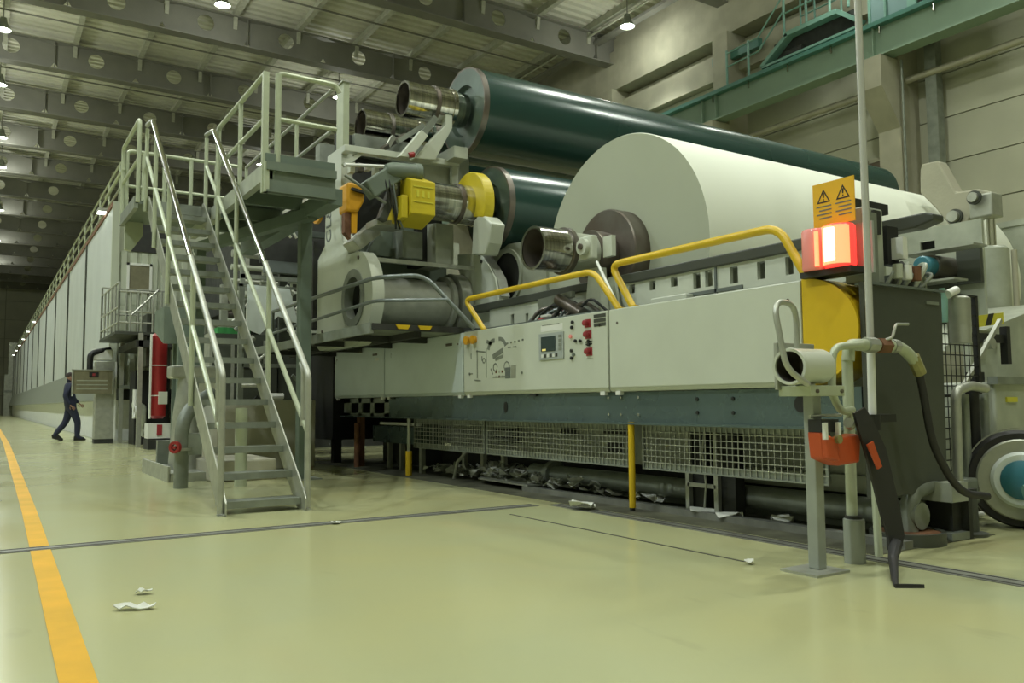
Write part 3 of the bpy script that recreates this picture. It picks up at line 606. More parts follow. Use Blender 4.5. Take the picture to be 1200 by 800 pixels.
for k in range(5): part(t, 'inclined_pipe', MB().cyl((3.9+0.5*k, 15.9, 2.4), (4.4+0.6*k, 16.1, 3.0+0.1*k), 0.03, 8), 'white' if k % 2 else 'galv')
for k in range(4): part(t, 'roll', MB().cyl((4.1, 17.0, 2.7+0.1*k), (9, 17.0, 2.7+0.1*k), 0.12), 'steeld')
rnd_ = random.Random(11)
t = thing('pipe_cluster', 'tangle of small pale pipes, valves and fittings behind the right stair rail', 'pipework', (4.0, 13.5, 0))
part(t, 'carrier_frame', MB().box(3.5, 3.56, 13.6, 13.7, 0.0, 3.3).box(4.5, 4.56, 13.6, 13.7, 0, 3.0).box(3.5, 5.2, 13.6, 13.66, 2.95, 3.02).box(3.5, 4.6, 13.6, 13.66, 1.5, 1.56), 'galvd')
for k in range(34):
    x = rnd_.uniform(3.3, 5.0); z = rnd_.uniform(1.0, 2.9); L = rnd_.uniform(0.2, 0.7); y_ = rnd_.uniform(13.45, 13.95)
    d = rnd_.choice([(L, 0, 0), (0, 0, L), (L*0.7, 0, L*0.6), (L*0.6, 0, -L*0.5)])
    part(t, 'small_pipe' if k % 3 else 'small_valve', MB().cyl((x, y_, z), (x+d[0], y_, z+d[2]), rnd_.uniform(0.018, 0.05), 8), rnd_.choice(['galv', 'galvd', 'creamd', 'white', 'greyrail', 'galv', 'dark']))
t = thing('white_curtain_sheet', 'bright bluish white folded sheet hanging behind the right stair rail', 'sheet', (3.5, 12.9, 1.95))
part(t, 'hanging_bar', MB().box(3.3, 3.36, 12.93, 12.99, 0, 2.76).box(3.3, 4.2, 12.93, 12.97, 2.72, 2.76), 'galvd')
part(t, 'sheet', MB().prism([(3.42, 2.05), (3.62, 1.98), (3.9, 2.28), (4.22, 2.18), (4.08, 2.72), (3.42, 2.75)], 'y', 12.9, 12.93), 'whiteglow')
# beige lattice and bars behind the pillar
t = thing('cream_lattice_guard', 'cream lattice guard seen between the pillar and the lettered frame plate', 'guard', (4.9, 14.2, 2.2))
for k in range(8): part(t, 'lattice_bar', MB().box(4.5+0.12*k, 4.54+0.12*k, 14.2, 14.22, 2.1, 3.1), 'cream')
for k in range(6): part(t, 'lattice_bar', MB().box(4.45, 5.45, 14.18, 14.2, 2.15+0.17*k, 2.19+0.17*k), 'cream')
part(t, 'backing', MB().box(4.4, 6, 14.5, 14.6, 0.5, 3.6), 'darkgrey')
part(t, 'beam', MB().box(4.0, 6.2, 14.0, 14.15, 3.15, 3.35), 'greyrail'); part(t, 'beam', MB().box(3.9, 6.2, 13.6, 13.7, 3.75, 3.85), 'greyrail')
part(t, 'upper_dark', MB().box(4.0, 6.4, 14.3, 14.4, 3.35, 4.4), 'dark')
# dark housing at the left end of the front cabinets
t = thing('dark_end_cabinet', 'tall dark cabinet between the stairs and the front machine cabinets', 'cabinet', (4.6, 12.5, 0))
part(t, 'body', MB().box(4.46, 5.3, 11.95, 13.2, 0.35, 1.70), 'black'); part(t, 'left_strip', MB().box(4.40, 4.46, 13.05, 13.2, 0.0, 1.7), 'galv')
part(t, 'foot', MB().box(4.5, 4.62, 12.0, 12.12, 0, 0.35), 'dark')
# ================================================================ PERSON
def person():
    t = thing('person', 'person in dark navy work clothes walking past behind the notice board', 'person', (1.95, 24.4, 0))
    J = {'pelvis': (1.96, 24.4, 0.90), 'waist': (1.94, 24.4, 1.08), 'chest': (1.91, 24.4, 1.30), 'neck': (1.91, 24.4, 1.49), 'head0': (1.92, 24.4, 1.57), 'head1': (1.93, 24.4, 1.70),
         'hipL': (1.96, 24.50, 0.86), 'kneeL': (1.87, 24.52, 0.47), 'ankL': (1.62, 24.52, 0.14), 'toeL': (1.70, 24.52, 0.05),
         'hipR': (1.97, 24.30, 0.86), 'kneeR': (2.13, 24.28, 0.48), 'ankR': (2.12, 24.28, 0.08), 'toeR': (2.30, 24.27, 0.035),
         'shL': (1.90, 24.60, 1.42), 'elL': (2.00, 24.64, 1.15), 'wrL': (2.16, 24.60, 0.97),
         'shR': (1.90, 24.20, 1.42), 'elR': (1.80, 24.15, 1.14), 'wrR': (1.93, 24.12, 0.92)}
    rad = {'pelvis': .18, 'waist': .17, 'chest': .20, 'neck': .06, 'head0': .075, 'head1': .09, 'hipL': .12, 'kneeL': .085, 'ankL': .07, 'toeL': .04, 'hipR': .12, 'kneeR': .085, 'ankR': .07, 'toeR': .04,
           'shL': .09, 'elL': .065, 'wrL': .042, 'shR': .09, 'elR': .065, 'wrR': .042}
    E_ = [('pelvis','waist'),('waist','chest'),('chest','neck'),('neck','head0'),('head0','head1'),('pelvis','hipL'),('hipL','kneeL'),('kneeL','ankL'),('ankL','toeL'),('pelvis','hipR'),('hipR','kneeR'),('kneeR','ankR'),('ankR','toeR'),
          ('chest','shL'),('shL','elL'),('elL','wrL'),('chest','shR'),('shR','elR'),('elR','wrR')]
    def skin(name, J, rad, E_, root, m, kid=None):
        nm = list(J); me = bpy.data.meshes.new(name); base = ROOT[t.name]
        me.from_pydata([Vector(J[n])-base for n in nm], [(nm.index(a), nm.index(b)) for a, b in E_], [])
        o = bpy.data.objects.new(name, me); COL.objects.link(o); o.parent = t; ROOT[o.name] = base.copy()
        md = o.modifiers.new('skin', 'SKIN'); md.use_smooth_shade = True
        for n, sv in zip(nm, me.skin_vertices[0].data): sv.radius = (rad[n], rad[n]); sv.use_root = (n == root)
        o.modifiers.new('sub', 'SUBSURF').levels = 2; o.modifiers['sub'].render_levels = 2
        me.materials.append(M[m]); return o
    skin('body', J, rad, E_, 'pelvis', 'navy')
    hc = Vector((1.94, 24.4, 1.64))
    head = MB().lathe((1.94, 24.4, 1.53), (1.94, 24.4, 1.76), [(0, 0.03), (0.02, 0.06), (0.06, 0.083), (0.12, 0.098), (0.17, 0.09), (0.21, 0.055), (0.23, 0)], 20)
    head.lathe((1.94, 24.4, 1.44), (1.94, 24.4, 1.55), [(0, 0.055), (0.11, 0.05)], 14)
    head.prism([(2.03, 1.60), (2.065, 1.605), (2.03, 1.65)], 'y', 24.385, 24.415)
    for s in (-1, 1): head.cyl((1.93, 24.4+s*0.09, 1.64), (1.93, 24.4+s*0.108, 1.64), 0.028, 10)
    h = part(t, 'head', head, 'skin')
    for s in (-1, 1): part(h, 'eye', MB().cyl((2.022, 24.4+s*0.034, 1.655), (2.034, 24.4+s*0.034, 1.655), 0.011, 8), 'black')
    part(h, 'mouth', MB().box(2.02, 2.034, 24.38, 24.42, 1.575, 1.583), 'redp')
    part(t, 'hair', MB().lathe((1.925, 24.4, 1.655), (1.925, 24.4, 1.78), [(0, 0.103), (0.05, 0.102), (0.09, 0.08), (0.12, 0.02), (0.125, 0)], 20), 'hair')
    for nm, wr, d in (('hand', J['wrL'], (0.8, 0, -0.6)), ('hand', J['wrR'], (0.7, 0, -0.7))):
        d = Vector(d).normalized(); wv = Vector(wr); hm = MB().bar(wv, wv + d*0.09, 0.03, 0.075, (0, 1, 0))
        sd = d.cross(Vector((0, 1, 0))).normalized()
        for q, ln_ in enumerate((0.065, 0.075, 0.07, 0.055)):
            b_ = wv + d*0.088 + sd*(-0.03+0.02*q); k_ = b_ + d*ln_*0.55 + Vector((0, 0.008, 0)); hm.tube([b_, k_, k_ + d*ln_*0.4 + Vector((0, 0.02, -0.005))], 0.0085, 6)
        b_ = wv + d*0.03 - sd*0.035; hm.tube([b_, b_ - sd*0.03 + d*0.03, b_ - sd*0.035 + d*0.06], 0.01, 6)
        part(t, nm, hm, 'skin')
    for nm, a, dz in (('shoe', J['ankL'], -0.5), ('shoe', J['ankR'], 0)):
        x, y_, z = a
        if dz: sh = MB().prism([(x-0.07, z+0.02), (x-0.05, z-0.08), (x+0.13, 0.0), (x+0.2, 0.0), (x+0.2, 0.05), (x+0.05, z+0.05)], 'y', y_-0.05, y_+0.05)
        else: sh = MB().prism([(x-0.08, 0), (x+0.2, 0), (x+0.21, 0.04), (x+0.07, 0.11), (x-0.07, 0.12)], 'y', y_-0.05, y_+0.05)
        part(t, nm, sh, 'black', bev=0.015)
    part(t, 'white_tape', MB().cyl((1.97, 24.17, 1.15), (1.97, 24.17, 1.5), 0.02), 'white', label='white reflective strip on the jacket')
person()

# ================================================================ MACHINE FRONT CABINETS
XC = 4.45; CZ0, CZ1 = 0.972, 1.662
cuts = [11.88, 10.05, 7.93, 5.42, 3.45]
labs = ['leftmost bluish steel front cabinet of the machine, next to the dark cabinet', 'second bluish steel front cabinet from the left, beside the cabinet with controls',
        'cream front cabinet with touch screen, buttons and printed machine diagram', 'large plain cream front cabinet below the long yellow handrail']
cabs = []
for i in range(4):
    a, b = cuts[i+1]+0.012, cuts[i]-0.012
    t = thing('front_cabinet', labs[i], 'cabinet', (XC+0.2, (a+b)/2, CZ0), 'front cabinets of the machine'); cabs.append(t)
    mm = 'bluegrey' if i < 2 else 'cream'
    part(t, 'body', MB().box(XC+0.03, XC+0.42, a+0.006, b-0.006, CZ0+0.005, CZ1-0.005), 'creamd' if i > 1 else 'bluegrey')
    part(t, 'door', MB().box(XC, XC+0.03, a, b, CZ0+0.03, CZ1), mm, bev=0.008)
    part(t, 'lower_lip', MB().prism([(XC, CZ0+0.03), (XC+0.05, CZ0+0.03), (XC+0.05, CZ0), (XC+0.02, CZ0)], 'y', a, b), mm)
    for y_ in (a+0.09, b-0.09): part(t, 'foot_clip', MB().box(XC+0.01, XC+0.05, y_-0.03, y_+0.03, CZ0-0.03, CZ0+0.004), 'white')
    part(t, 'lock', MB().cyl((XC-0.004, a+0.1 if i != 0 else b-0.1, CZ1-0.12), (XC, a+0.1 if i != 0 else b-0.1, CZ1-0.12), 0.012, 10), 'steeld')
part(cabs[3], 'lock', MB().cyl((XC-0.004, 5.3, CZ1-0.12), (XC, 5.3, CZ1-0.12), 0.012, 10), 'steeld')
for i, y_ in ((0, 10.35), (1, 8.25)): part(cabs[i], 'latch', MB().box(XC-0.008, XC, y_-0.07, y_+0.07, CZ1-0.13, CZ1-0.10), 'steeld')
part(cabs[0], 'label_plate', MB().box(XC-0.003, XC, 10.22, 10.34, CZ1-0.2, CZ1-0.16), 'white')
# controls on the third cabinet
T3 = cabs[2]
def fr(u0, v0, u1, v1): pass
def blk(parent, name, y0, y1, z0, z1, m, d=0.01, label=None, d0=0.0): return part(parent, name, MB().box(XC-d-d0, XC-d0, y0, y1, z0, z1), m, label=label)
hm = blk(T3, 'operator_panel', 6.05, 6.44, 1.285, 1.53, 'panelgrey', 0.012)
blk(hm, 'screen', 6.17, 6.40, 1.36, 1.50, 'screen', 0.004, d0=0.012); blk(hm, 'screen_message', 6.32, 6.38, 1.367, 1.385, 'screeny', 0.001, d0=0.016)
for k in range(6): blk(hm, 'key', 6.14+0.045*k, 6.17+0.045*k, 1.305, 1.335, 'white' if k % 2 else 'darkgrey', 0.004, d0=0.012)
for k in range(4): blk(hm, 'side_key', 6.07, 6.12, 1.36+0.04*k, 1.385+0.04*k, 'galvd', 0.003, d0=0.012)
blk(T3, 'printed_label', 6.07, 6.42, 1.55, 1.61, 'white', 0.001); blk(T3, 'printed_label_edge', 6.12, 6.40, 1.607, 1.612, 'darkgrey', 0.002)
def knob(y, z, r, m, d=0.04, name='button'):
    part(T3, name, MB().lathe((XC, y, z), (XC-d, y, z), [(0, r*0.8), (d*0.4, r*0.8), (d*0.45, r), (d*0.9, r), (d, r*0.6), (d, 0)], 14), m)
for (y, z) in ((5.70, 1.575), (5.69, 1.475), (5.68, 1.325)):
    blk(T3, 'stop_plate', y-0.042, y+0.042, z-0.038, z+0.034, 'redb', 0.004); knob(y, z, 0.025, 'redb', 0.05, 'stop_button'); blk(T3, 'stop_label', y-0.045, y+0.045, z-0.055, z-0.045, 'white', 0.003)
for (y0, y1, z0, z1) in ((5.45, 5.61, 1.61, 1.64), (5.45, 5.61, 1.57, 1.60), (5.45, 5.61, 1.535, 1.562)): blk(T3, 'name_plate', y0, y1, z0, z1, 'darkgrey', 0.004)
for (y, z, m_) in ((5.91, 1.60, 'black'), (5.92, 1.555, 'black'), (5.87, 1.43, 'black'), (5.80, 1.425, 'black'), (5.93, 1.345, 'black'), (5.93, 1.28, 'black'), (5.90, 1.31, 'greyrail'), (5.68, 1.415, 'black'), (5.68, 1.385, 'black')): knob(y, z, 0.016, m_, 0.02, 'push_button')
for z in (1.41, 1.39): blk(T3, 'name_plate', 5.64, 5.73, z-0.006, z+0.006, 'black', 0.003)
knob(5.94, 1.475, 0.018, 'redlens', 0.02, 'signal_lamp')
for y in (7.80, 7.66): knob(y, 1.565, 0.048, 'orange', 0.05, 'rotary_knob')
# printed schematic of rolls and frames
sch = MB()
def seg(p, q, w=0.012): sch.bar((XC-0.002, *p), (XC-0.002, *q), 0.003, w, (1, 0, 0)) if False else sch.add(*_seg(p, q, w))
def _seg(p, q, w):
    dy, dz = q[0]-p[0], q[1]-p[1]; L = math.hypot(dy, dz); ny, nz = -dz/L*w/2, dy/L*w/2
    c4 = [(p[0]+ny, p[1]+nz), (q[0]+ny, q[1]+nz), (q[0]-ny, q[1]-nz), (p[0]-ny, p[1]-nz)]
    return [(XC-0.0025, *c) for c in c4] + [(XC-0.0002, *c) for c in c4], [(0,1,2,3),(7,6,5,4),(0,4,5,1),(1,5,6,2),(2,6,7,3),(3,7,4,0)]
def sarc(c, r, a0, a1, w=0.02, n=8):
    p = [(c[0]-r*math.cos(a), c[1]+r*math.sin(a)) for a in [math.radians(a0+(a1-a0)*k/n) for k in range(n+1)]]
    for k in range(n): seg(p[k], p[k+1], w)
sarc((7.16, 1.42), 0.12, 20, 100, 0.04); sarc((7.28, 1.42), 0.11, 80, 170, 0.045); seg((7.32, 1.50), (7.42, 1.53), 0.04); seg((7.30, 1.36), (7.10, 1.42), 0.05); seg((7.25, 1.33), (7.1, 1.36), 0.03)
sarc((7.25, 1.25), 0.04, 0, 330, 0.014); sarc((7.03, 1.25), 0.05, 0, 360, 0.012); sarc((7.48, 1.33), 0.025, 0, 360, 0.012)
for (p, q) in (((7.62, 1.15), (7.62, 1.45)), ((7.43, 1.15), (7.43, 1.46)), ((7.45, 1.42), (7.64, 1.44)), ((7.52, 1.33), (7.52, 1.38)), ((7.75, 1.36), (7.75, 1.42)), ((7.0, 1.15), (7.3, 1.15)), ((7.72, 1.20), (7.78, 1.20)), ((7.3, 1.18), (7.34, 1.24)), ((7.55, 1.12), (7.68, 1.13))): seg(p, q, 0.014)
for k in range(5): seg((6.72+0.07*k, 1.50-0.004*k), (6.75+0.07*k, 1.50-0.004*k), 0.018)
for k in range(2): seg((6.85+0.1*k, 1.44), (6.91+0.1*k, 1.44), 0.012)
part(T3, 'printed_diagram', sch, 'galvd', kind='stuff')
blk(T3, 'diagram_table', 6.96, 7.06, 1.13, 1.24, 'greyrail', 0.002); blk(T3, 'diagram_table', 6.86, 6.95, 1.13, 1.26, 'galv', 0.002)
for k in range(3):
    for j in range(2): blk(T3, 'diagram_cell', 7.10+0.06*k, 7.13+0.06*k, 1.14+0.05*j, 1.165+0.05*j, 'rust' if (k+j) % 2 else 'creamd', 0.002)
for (y, z) in ((7.78, 1.2), (6.75, 1.18)): knob(y, z, 0.014, 'galvd', 0.01, 'screw')
# yellow half round end guard
t = thing('yellow_end_guard', 'half-round yellow guard closing the right end of the front cabinets', 'guard', (4.6, 3.3, CZ0))
yc = 3.45; rz = (CZ1-CZ0)/2+0.0; zc = (CZ0+CZ1)/2+0.005
pts = [(yc, zc+rz)] + [(yc - 0.40*math.cos(a)*1.0, zc + rz*math.sin(a)) for a in [PI/2 - PI*k/24 for k in range(25)]] + [(yc, zc-rz)]
part(t, 'face', MB().prism(pts[1:-1], 'x', XC, XC+0.012), 'yellow'); part(t, 'rim', MB().prism([(y*1.0+0.0, z) for y, z in pts[1:-1]], 'x', XC+0.012, XC+0.30), 'yellow', bev=0.01)
part(t, 'back_tray', MB().box(XC+0.43, XC+0.70, 3.06, 5.6, CZ1-0.09, CZ1+0.02), 'greyrail')
part(t, 'mount_clip', MB().box(XC+0.02, XC+0.06, 3.2, 3.26, CZ0-0.04, CZ0), 'galvd')
# blue grey beam under the cabinets
t = thing('front_beam', 'long blue grey steel beam carrying the front cabinets', 'beam', (4.5, 7, 0.72))
part(t, 'web', MB().box(4.50, 4.56, 3.08, 10.0, 0.715, 0.965), 'beam'); part(t, 'left_web', MB().box(4.50, 4.52, 10.0, 11.6, 0.90, 0.965).box(4.50, 4.52, 10.0, 11.6, 0.715, 0.76).box(4.50, 4.52, 10.0, 10.15, 0.715, 0.965).box(4.50, 4.52, 10.5, 10.62, 0.715, 0.965).box(4.50, 4.52, 10.93, 11.05, 0.715, 0.965).box(4.50, 4.52, 11.35, 11.6, 0.715, 0.965), 'galvd')
part(t, 'bottom_lip', MB().box(4.44, 4.58, 3.08, 11.6, 0.70, 0.717), 'beam')
ov = [(7.13+0.035*math.cos(2*PI*k/20), 0.84+0.055*math.sin(2*PI*k/20)) for k in range(20)]
part(t, 'oval_hole_shade', MB().prism(ov, 'x', 4.494, 4.50), 'black'); part(t, 'round_hole_shade', MB().cyl((4.494, 3.52, 0.86), (4.50, 3.52, 0.86), 0.055), 'black')  # black discs on the web stand in for the shade inside its holes
for y_ in (5.1, 5.32, 5.48): 
    for z in (0.78, 0.92): part(t, 'bolt', MB().cyl((4.488, y_, z), (4.50, y_, z), 0.012, 8), 'chrome')
for y_ in (4.45, 4.1):
    for z in (0.80, 0.90): part(t, 'bolt', MB().cyl((4.49, y_, z), (4.50, y_, z), 0.014, 8), 'black')
for y_ in (6.6, 9.85): part(t, 'clip', MB().box(4.47, 4.5, y_-0.05, y_+0.05, 0.945, 0.97), 'dark')
part(t, 'foot', MB().box(4.52, 4.6, 11.05, 11.15, 0, 0.7), 'rust', label='rusty brown leg')
# yellow posts
for y_, z1, lab in ((5.17, 0.72, 'bright yellow post in front of the wire mesh'), (9.34, 0.30, 'yellow stub post with grey upper part at the left end of the mesh'), (11.02, 0.62, 'dull yellow brown leg post near the dark cabinet')):
    t = thing('guard_post', lab, 'post', (4.48, y_, 0))
    if y_ > 6 and y_ < 10: part(t, 'upper_tube', MB().cyl((4.47, y_, 0.30), (4.47, y_, 0.70), 0.022, 10), 'galv')
    part(t, 'post', MB().cyl((4.47, y_, 0.03 if y_ < 6 else 0), (4.47, y_, z1), 0.027 if y_ < 6 else 0.04, 12), 'yellow' if y_ < 10 else 'rust')
    part(t, 'foot', MB().box(4.455, 4.485, y_-0.015, y_+0.015, 0, 0.04), 'dark')
# wire mesh guards
me_w = {}
for y0, y1, lab in ((3.35, 5.10, 'wire mesh guard right of the bright yellow post'), (5.24, 7.55, 'wire mesh guard in the middle, left of the bright yellow post'), (7.6, 9.31, 'wire mesh guard at the left end of the row')):
    t = thing('mesh_guard', lab, 'mesh guard', (4.53, (y0+y1)/2, 0.34), 'mesh guards under the beam')
    z0, z1 = 0.355, 0.69
    part(t, 'frame', MB().box(4.52, 4.54, y0, y1, z0-0.012, z0).box(4.52, 4.54, y0, y1, z1, z1+0.012).box(4.52, 4.54, y0, y0+0.02, z0, z1).box(4.52, 4.54, y1-0.02, y1, z0, z1).box(4.535, 4.55, y0, y1, z0, z0+0.045).box(4.535, 4.55, y0, y1, z1-0.035, z1), 'galvd')
    wm_ = MB(); n = int((y1-y0)/0.052)
    for k in range(1, n): y_ = y0+(y1-y0)*k/n; wm_.bar((4.528, y_, z0), (4.528, y_, z1), 0.006)
    for k in range(1, 7): z = z0+(z1-z0)*k/7; wm_.bar((4.522, y0, z), (4.522, y1, z), 0.006)
    part(t, 'wires', wm_, 'galv', kind='stuff')
# double post behind the mesh
t = thing('double_post', 'pair of thin steel posts with dark core behind the right mesh guard', 'post', (4.75, 4.55, 0))
for y_ in (4.48, 4.78): part(t, 'post', MB().box(4.70, 4.74, y_-0.02, y_+0.02, 0.0, 0.97), 'galv')
for y_ in (4.40, 4.70): part(t, 'dark_core', MB().box(4.75, 4.85, y_-0.07, y_+0.07, 0.0, 0.97), 'dark')
part(t, 'rung', MB().box(4.70, 4.74, 4.48, 4.78, 0.22, 0.25), 'galv'); part(t, 'cable', MB().tube([(4.69, 4.6, 0.0), (4.68, 4.56, 0.25), (4.69, 4.6, 0.5), (4.69, 4.55, 0.8)], 0.008, 6), 'galv')
# machine side frame with slotted plate
def slot_plate(y0, y1, z0, z1, x0, x1, holes):
    mb = MB(); hs = sorted(holes); y = y0
    for a, b, c0, c1 in hs:
        if a > y: mb.box(x0, x1, y, a, z0, z1)
        mb.box(x0, x1, a, b, z0, c0); mb.box(x0, x1, a, b, c1, z1); y = b
    mb.box(x0, x1, y, y1, z0, z1); return mb
SL = [(5.200, 5.926, 1.919), (5.200, 6.010, 2.003), (5.200, 5.642, 1.917), (5.200, 5.721, 1.999), (5.200, 5.353, 1.913), (5.200, 5.437, 2.001), (5.200, 5.073, 1.863), (5.200, 5.160, 2.002), (5.200, 4.934, 1.861), (5.200, 5.018, 2.005), (5.200, 4.652, 1.854), (5.200, 4.739, 1.994), (5.200, 4.371, 1.852), (5.200, 4.451, 1.994), (5.200, 4.101, 1.850), (5.200, 4.175, 1.993)]
holes = [(SL[2*i][1], SL[2*i+1][1], SL[2*i][2], SL[2*i+1][2]) for i in range(8)]
holes += [(8.05, 8.12, 1.80, 1.92), (7.75, 7.81, 1.80, 1.9), (7.2, 7.28, 1.8, 1.92)]
t = thing('slotted_machine_side', 'long cream machine flank with rectangular slots and dark top rail behind the cabinets', 'machine frame', (5.2, 6, 0.3))
part(t, 'side_plate', slot_plate(3.42, 8.6, 0.72, 2.02, 5.2, 5.24, holes), 'cream')
part(t, 'inner_plate', MB().box(5.34, 5.38, 3.45, 8.9, 0.30, 2.02), 'creamd'); part(t, 'top_rail', MB().prism([(2.97, 2.05), (2.97, 2.09), (3.02, 2.11), (9.0, 2.11), (9.0, 2.02), (3.10, 2.02)], 'x', 5.17, 5.30), 'darkgrey', bev=0.01)
part(t, 'lower_plate', MB().box(5.2, 5.24, 3.42, 9.6, 0.30, 0.72), 'creamd'); part(t, 'flange_seam', MB().box(5.185, 5.2, 4.88, 4.90, 1.7, 2.02).box(5.185, 5.2, 4.6, 5.3, 1.80, 1.83), 'greyrail')
part(t, 'cable_box', MB().box(5.1, 5.2, 5.15, 5.6, 1.70, 1.82), 'cream', bev=0.01)
for (y_, z, a, b) in ((7.0, 0.58, 0.3, 0.08), (6.2, 0.60, 0.45, 0.05), (6.25, 0.45, 0.25, 0.1), (5.0, 0.5, 0.15, 0.13), (8.2, 0.55, 0.6, 0.25)): part(t, 'opening', MB().box(5.19, 5.2, y_-a/2, y_+a/2, z-b/2, z+b/2), 'black')
part(t, 'end_foot', MB().box(5.2, 5.5, 2.95, 3.1, 0, 0.3), 'dark')
# right end: dark plate square to the machine front
t = thing('dark_end_plate', 'large dark grey end plate of the machine right of the yellow guard', 'guard', (4.9, 3.05, 0.27))
part(t, 'plate', MB().prism([(4.47, 0.30), (5.28, 0.30), (5.31, 1.58), (4.47, 1.60)], 'y', 3.02, 3.05), 'darkgrey')
part(t, 'side_return', MB().box(5.28, 5.33, 3.05, 3.35, 0.30, 1.56), 'dark'); part(t, 'top_edge', MB().box(4.5, 5.32, 3.0, 3.1, 1.585, 1.60), 'greyrail')
part(t, 'bolt', MB().box(5.12, 5.26, 3.01, 3.02, 1.50, 1.52), 'galvd')
# bottom pipes and beams
t = thing('bottom_pipe', 'thick grey dusty pipe lying along the floor under the machine', 'pipe', (4.9, 6, 0.1))
part(t, 'pipe', MB().cyl((4.95, 3.0, 0.16), (4.95, 7.3, 0.16), 0.085, 16), 'galvd'); part(t, 'flange', MB().cyl((4.95, 6.9, 0.16), (4.95, 6.97, 0.16), 0.13), 'galvd')
t = thing('base_beam', 'pale lower base beam of the machine just above the floor', 'beam', (5.15, 6, 0.0))
part(t, 'beam', MB().box(5.12, 5.3, 2.9, 5.0, 0.24, 0.36), 'creamd'); part(t, 'sill', MB().box(5.1, 5.3, 2.9, 9.5, 0.0, 0.05), 'galvd'); part(t, 'dark_recess', MB().box(5.3, 5.34, 2.9, 10, 0.0, 0.30), 'dark')
part(t, 'kerb', MB().box(4.60, 4.68, 2.9, 7.0, 0.004, 0.05), 'channel')
t = thing('lower_equipment', 'dark pumps and blue grey box under the left end of the front beam', 'machine', (4.9, 10.5, 0))
part(t, 'box', MB().box(4.70, 5.1, 9.6, 11.0, 0.36, 0.58), 'beam'); part(t, 'shaft', MB().cyl((4.65, 9.4, 0.62), (4.65, 10.6, 0.62), 0.02), 'white')
for y_ in (9.5, 10.1, 10.5): part(t, 'leg', MB().box(4.72, 4.78, y_, y_+0.06, 0, 0.36), 'galv')
part(t, 'wheel', MB().cyl((4.8, 10.3, 0.14), (4.86, 10.3, 0.14), 0.12), 'dark'); part(t, 'back', MB().box(5.3, 5.35, 10.05, 12, 0, 1.6), 'black')
for y_ in (7.9, 8.35, 8.8): part(t, 'short_post', MB().box(4.95, 5.0, y_, y_+0.06, 0, 0.34), 'galv')
part(t, 'slats', MB().box(4.9, 5.0, 7.7, 9.3, 0.60, 0.63).box(4.9, 5.0, 7.7, 9.3, 0.53, 0.56).box(4.9, 5.0, 7.7, 9.3, 0.46, 0.49).box(4.9, 5.0, 7.7, 9.3, 0.39, 0.42), 'galvd')
part(t, 'inclined_strut', MB().tube([(4.7, 8.6, 0.0), (4.72, 8.55, 0.2), (4.75, 8.35, 0.35)], 0.02, 8), 'galv')
single('aluminium_ramp', MB().prism([(4.6, 6.9), (5.1, 6.9), (5.1, 8.4), (4.62, 7.9)], 'z', 0.052, 0.065), 'galv', 'thin pale metal sheet lying slanted on the floor under the machine', 'sheet')
# handrails on the cabinets
t = thing('yellow_handrail', 'short yellow handrail over the cabinet with the touch screen', 'handrail', (4.5, 6.6, CZ1))
part(t, 'tube', MB().tube(bend([(4.5, 7.53, CZ1-0.02), (4.5, 7.97, 2.035), (4.5, 5.67, 2.035), (4.5, 5.31, CZ1-0.02)], 0.12, 5), 0.028, 14), 'yellow')
for y_ in (7.53, 5.31): part(t, 'foot', MB().cyl((4.5, y_, CZ1-0.005), (4.5, y_, CZ1+0.012), 0.045), 'yellow')
t = thing('yellow_handrail', 'long yellow handrail ending at the red beacon', 'handrail', (4.5, 4.3, CZ1))
part(t, 'tube', MB().tube(bend([(4.5, 5.14, CZ1-0.02), (4.5, 5.43, 2.055), (4.5, 3.66, 2.055), (4.5, 3.42, CZ1-0.02)], 0.12, 5), 0.030, 14), 'yellow')
for y_ in (5.14, 3.42): part(t, 'foot', MB().cyl((4.5, y_, CZ1-0.005), (4.5, y_, CZ1+0.012), 0.045), 'yellow')
# warning sign and beacon
t = thing('warning_sign', 'yellow warning sign with two triangles above the red beacon', 'sign', (4.46, 3.2, 1.98))
part(t, 'plate', MB().box(4.455, 4.46, 3.045, 3.345, 1.98, 2.26), 'yel2')
for cy in (3.125, 3.265):
    tri = MB()
    outer = [(cy-0.049, 2.132), (cy+0.049, 2.132), (cy, 2.220)]; inner = [(cy-0.036, 2.140), (cy+0.036, 2.140), (cy, 2.205)]
    vs = [(x, *p) for x in (4.4535, 4.455) for p in outer+inner]
    tri.add(vs, [(0, 1, 4, 3), (1, 2, 5, 4), (2, 0, 3, 5), (6, 7, 1, 0), (7, 8, 2, 1), (8, 6, 0, 2)])
    part(t, 'triangle', tri, 'black')
    part(t, 'exclamation_mark', MB().prism([(cy-0.004, 2.165), (cy+0.004, 2.165), (cy+0.006, 2.195), (cy-0.006, 2.195)], 'x', 4.4535, 4.455), 'black')
    part(t, 'exclamation_dot', MB().prism([(cy-0.004, 2.148), (cy+0.004, 2.148), (cy+0.004, 2.156), (cy-0.004, 2.156)], 'x', 4.4535, 4.455), 'black')
    for k in range(4): z = 2.105-0.025*k; part(t, 'text_line', MB().box(4.4535, 4.455, cy-0.055, cy+0.055-0.02*(k % 2), z, z+0.008), 'greyrail')
part(t, 'bracket', MB().box(4.46, 4.48, 3.1, 3.14, CZ1, 2.1), 'greyrail')
t = thing('beacon', 'double red warning beacon, right lens lit brightly, on top of the yellow guard', 'beacon light', (4.45, 3.22, CZ1))
def lens(yc_, m_, nm, lab, r=0.085):
    part(t, nm, MB().lathe((4.44, yc_, 1.70), (4.44, yc_, 1.965), [(0, 0), (0, r*0.9), (0.015, r), (0.25, r), (0.265, r*0.9), (0.265, 0)], 24), m_, label=lab)
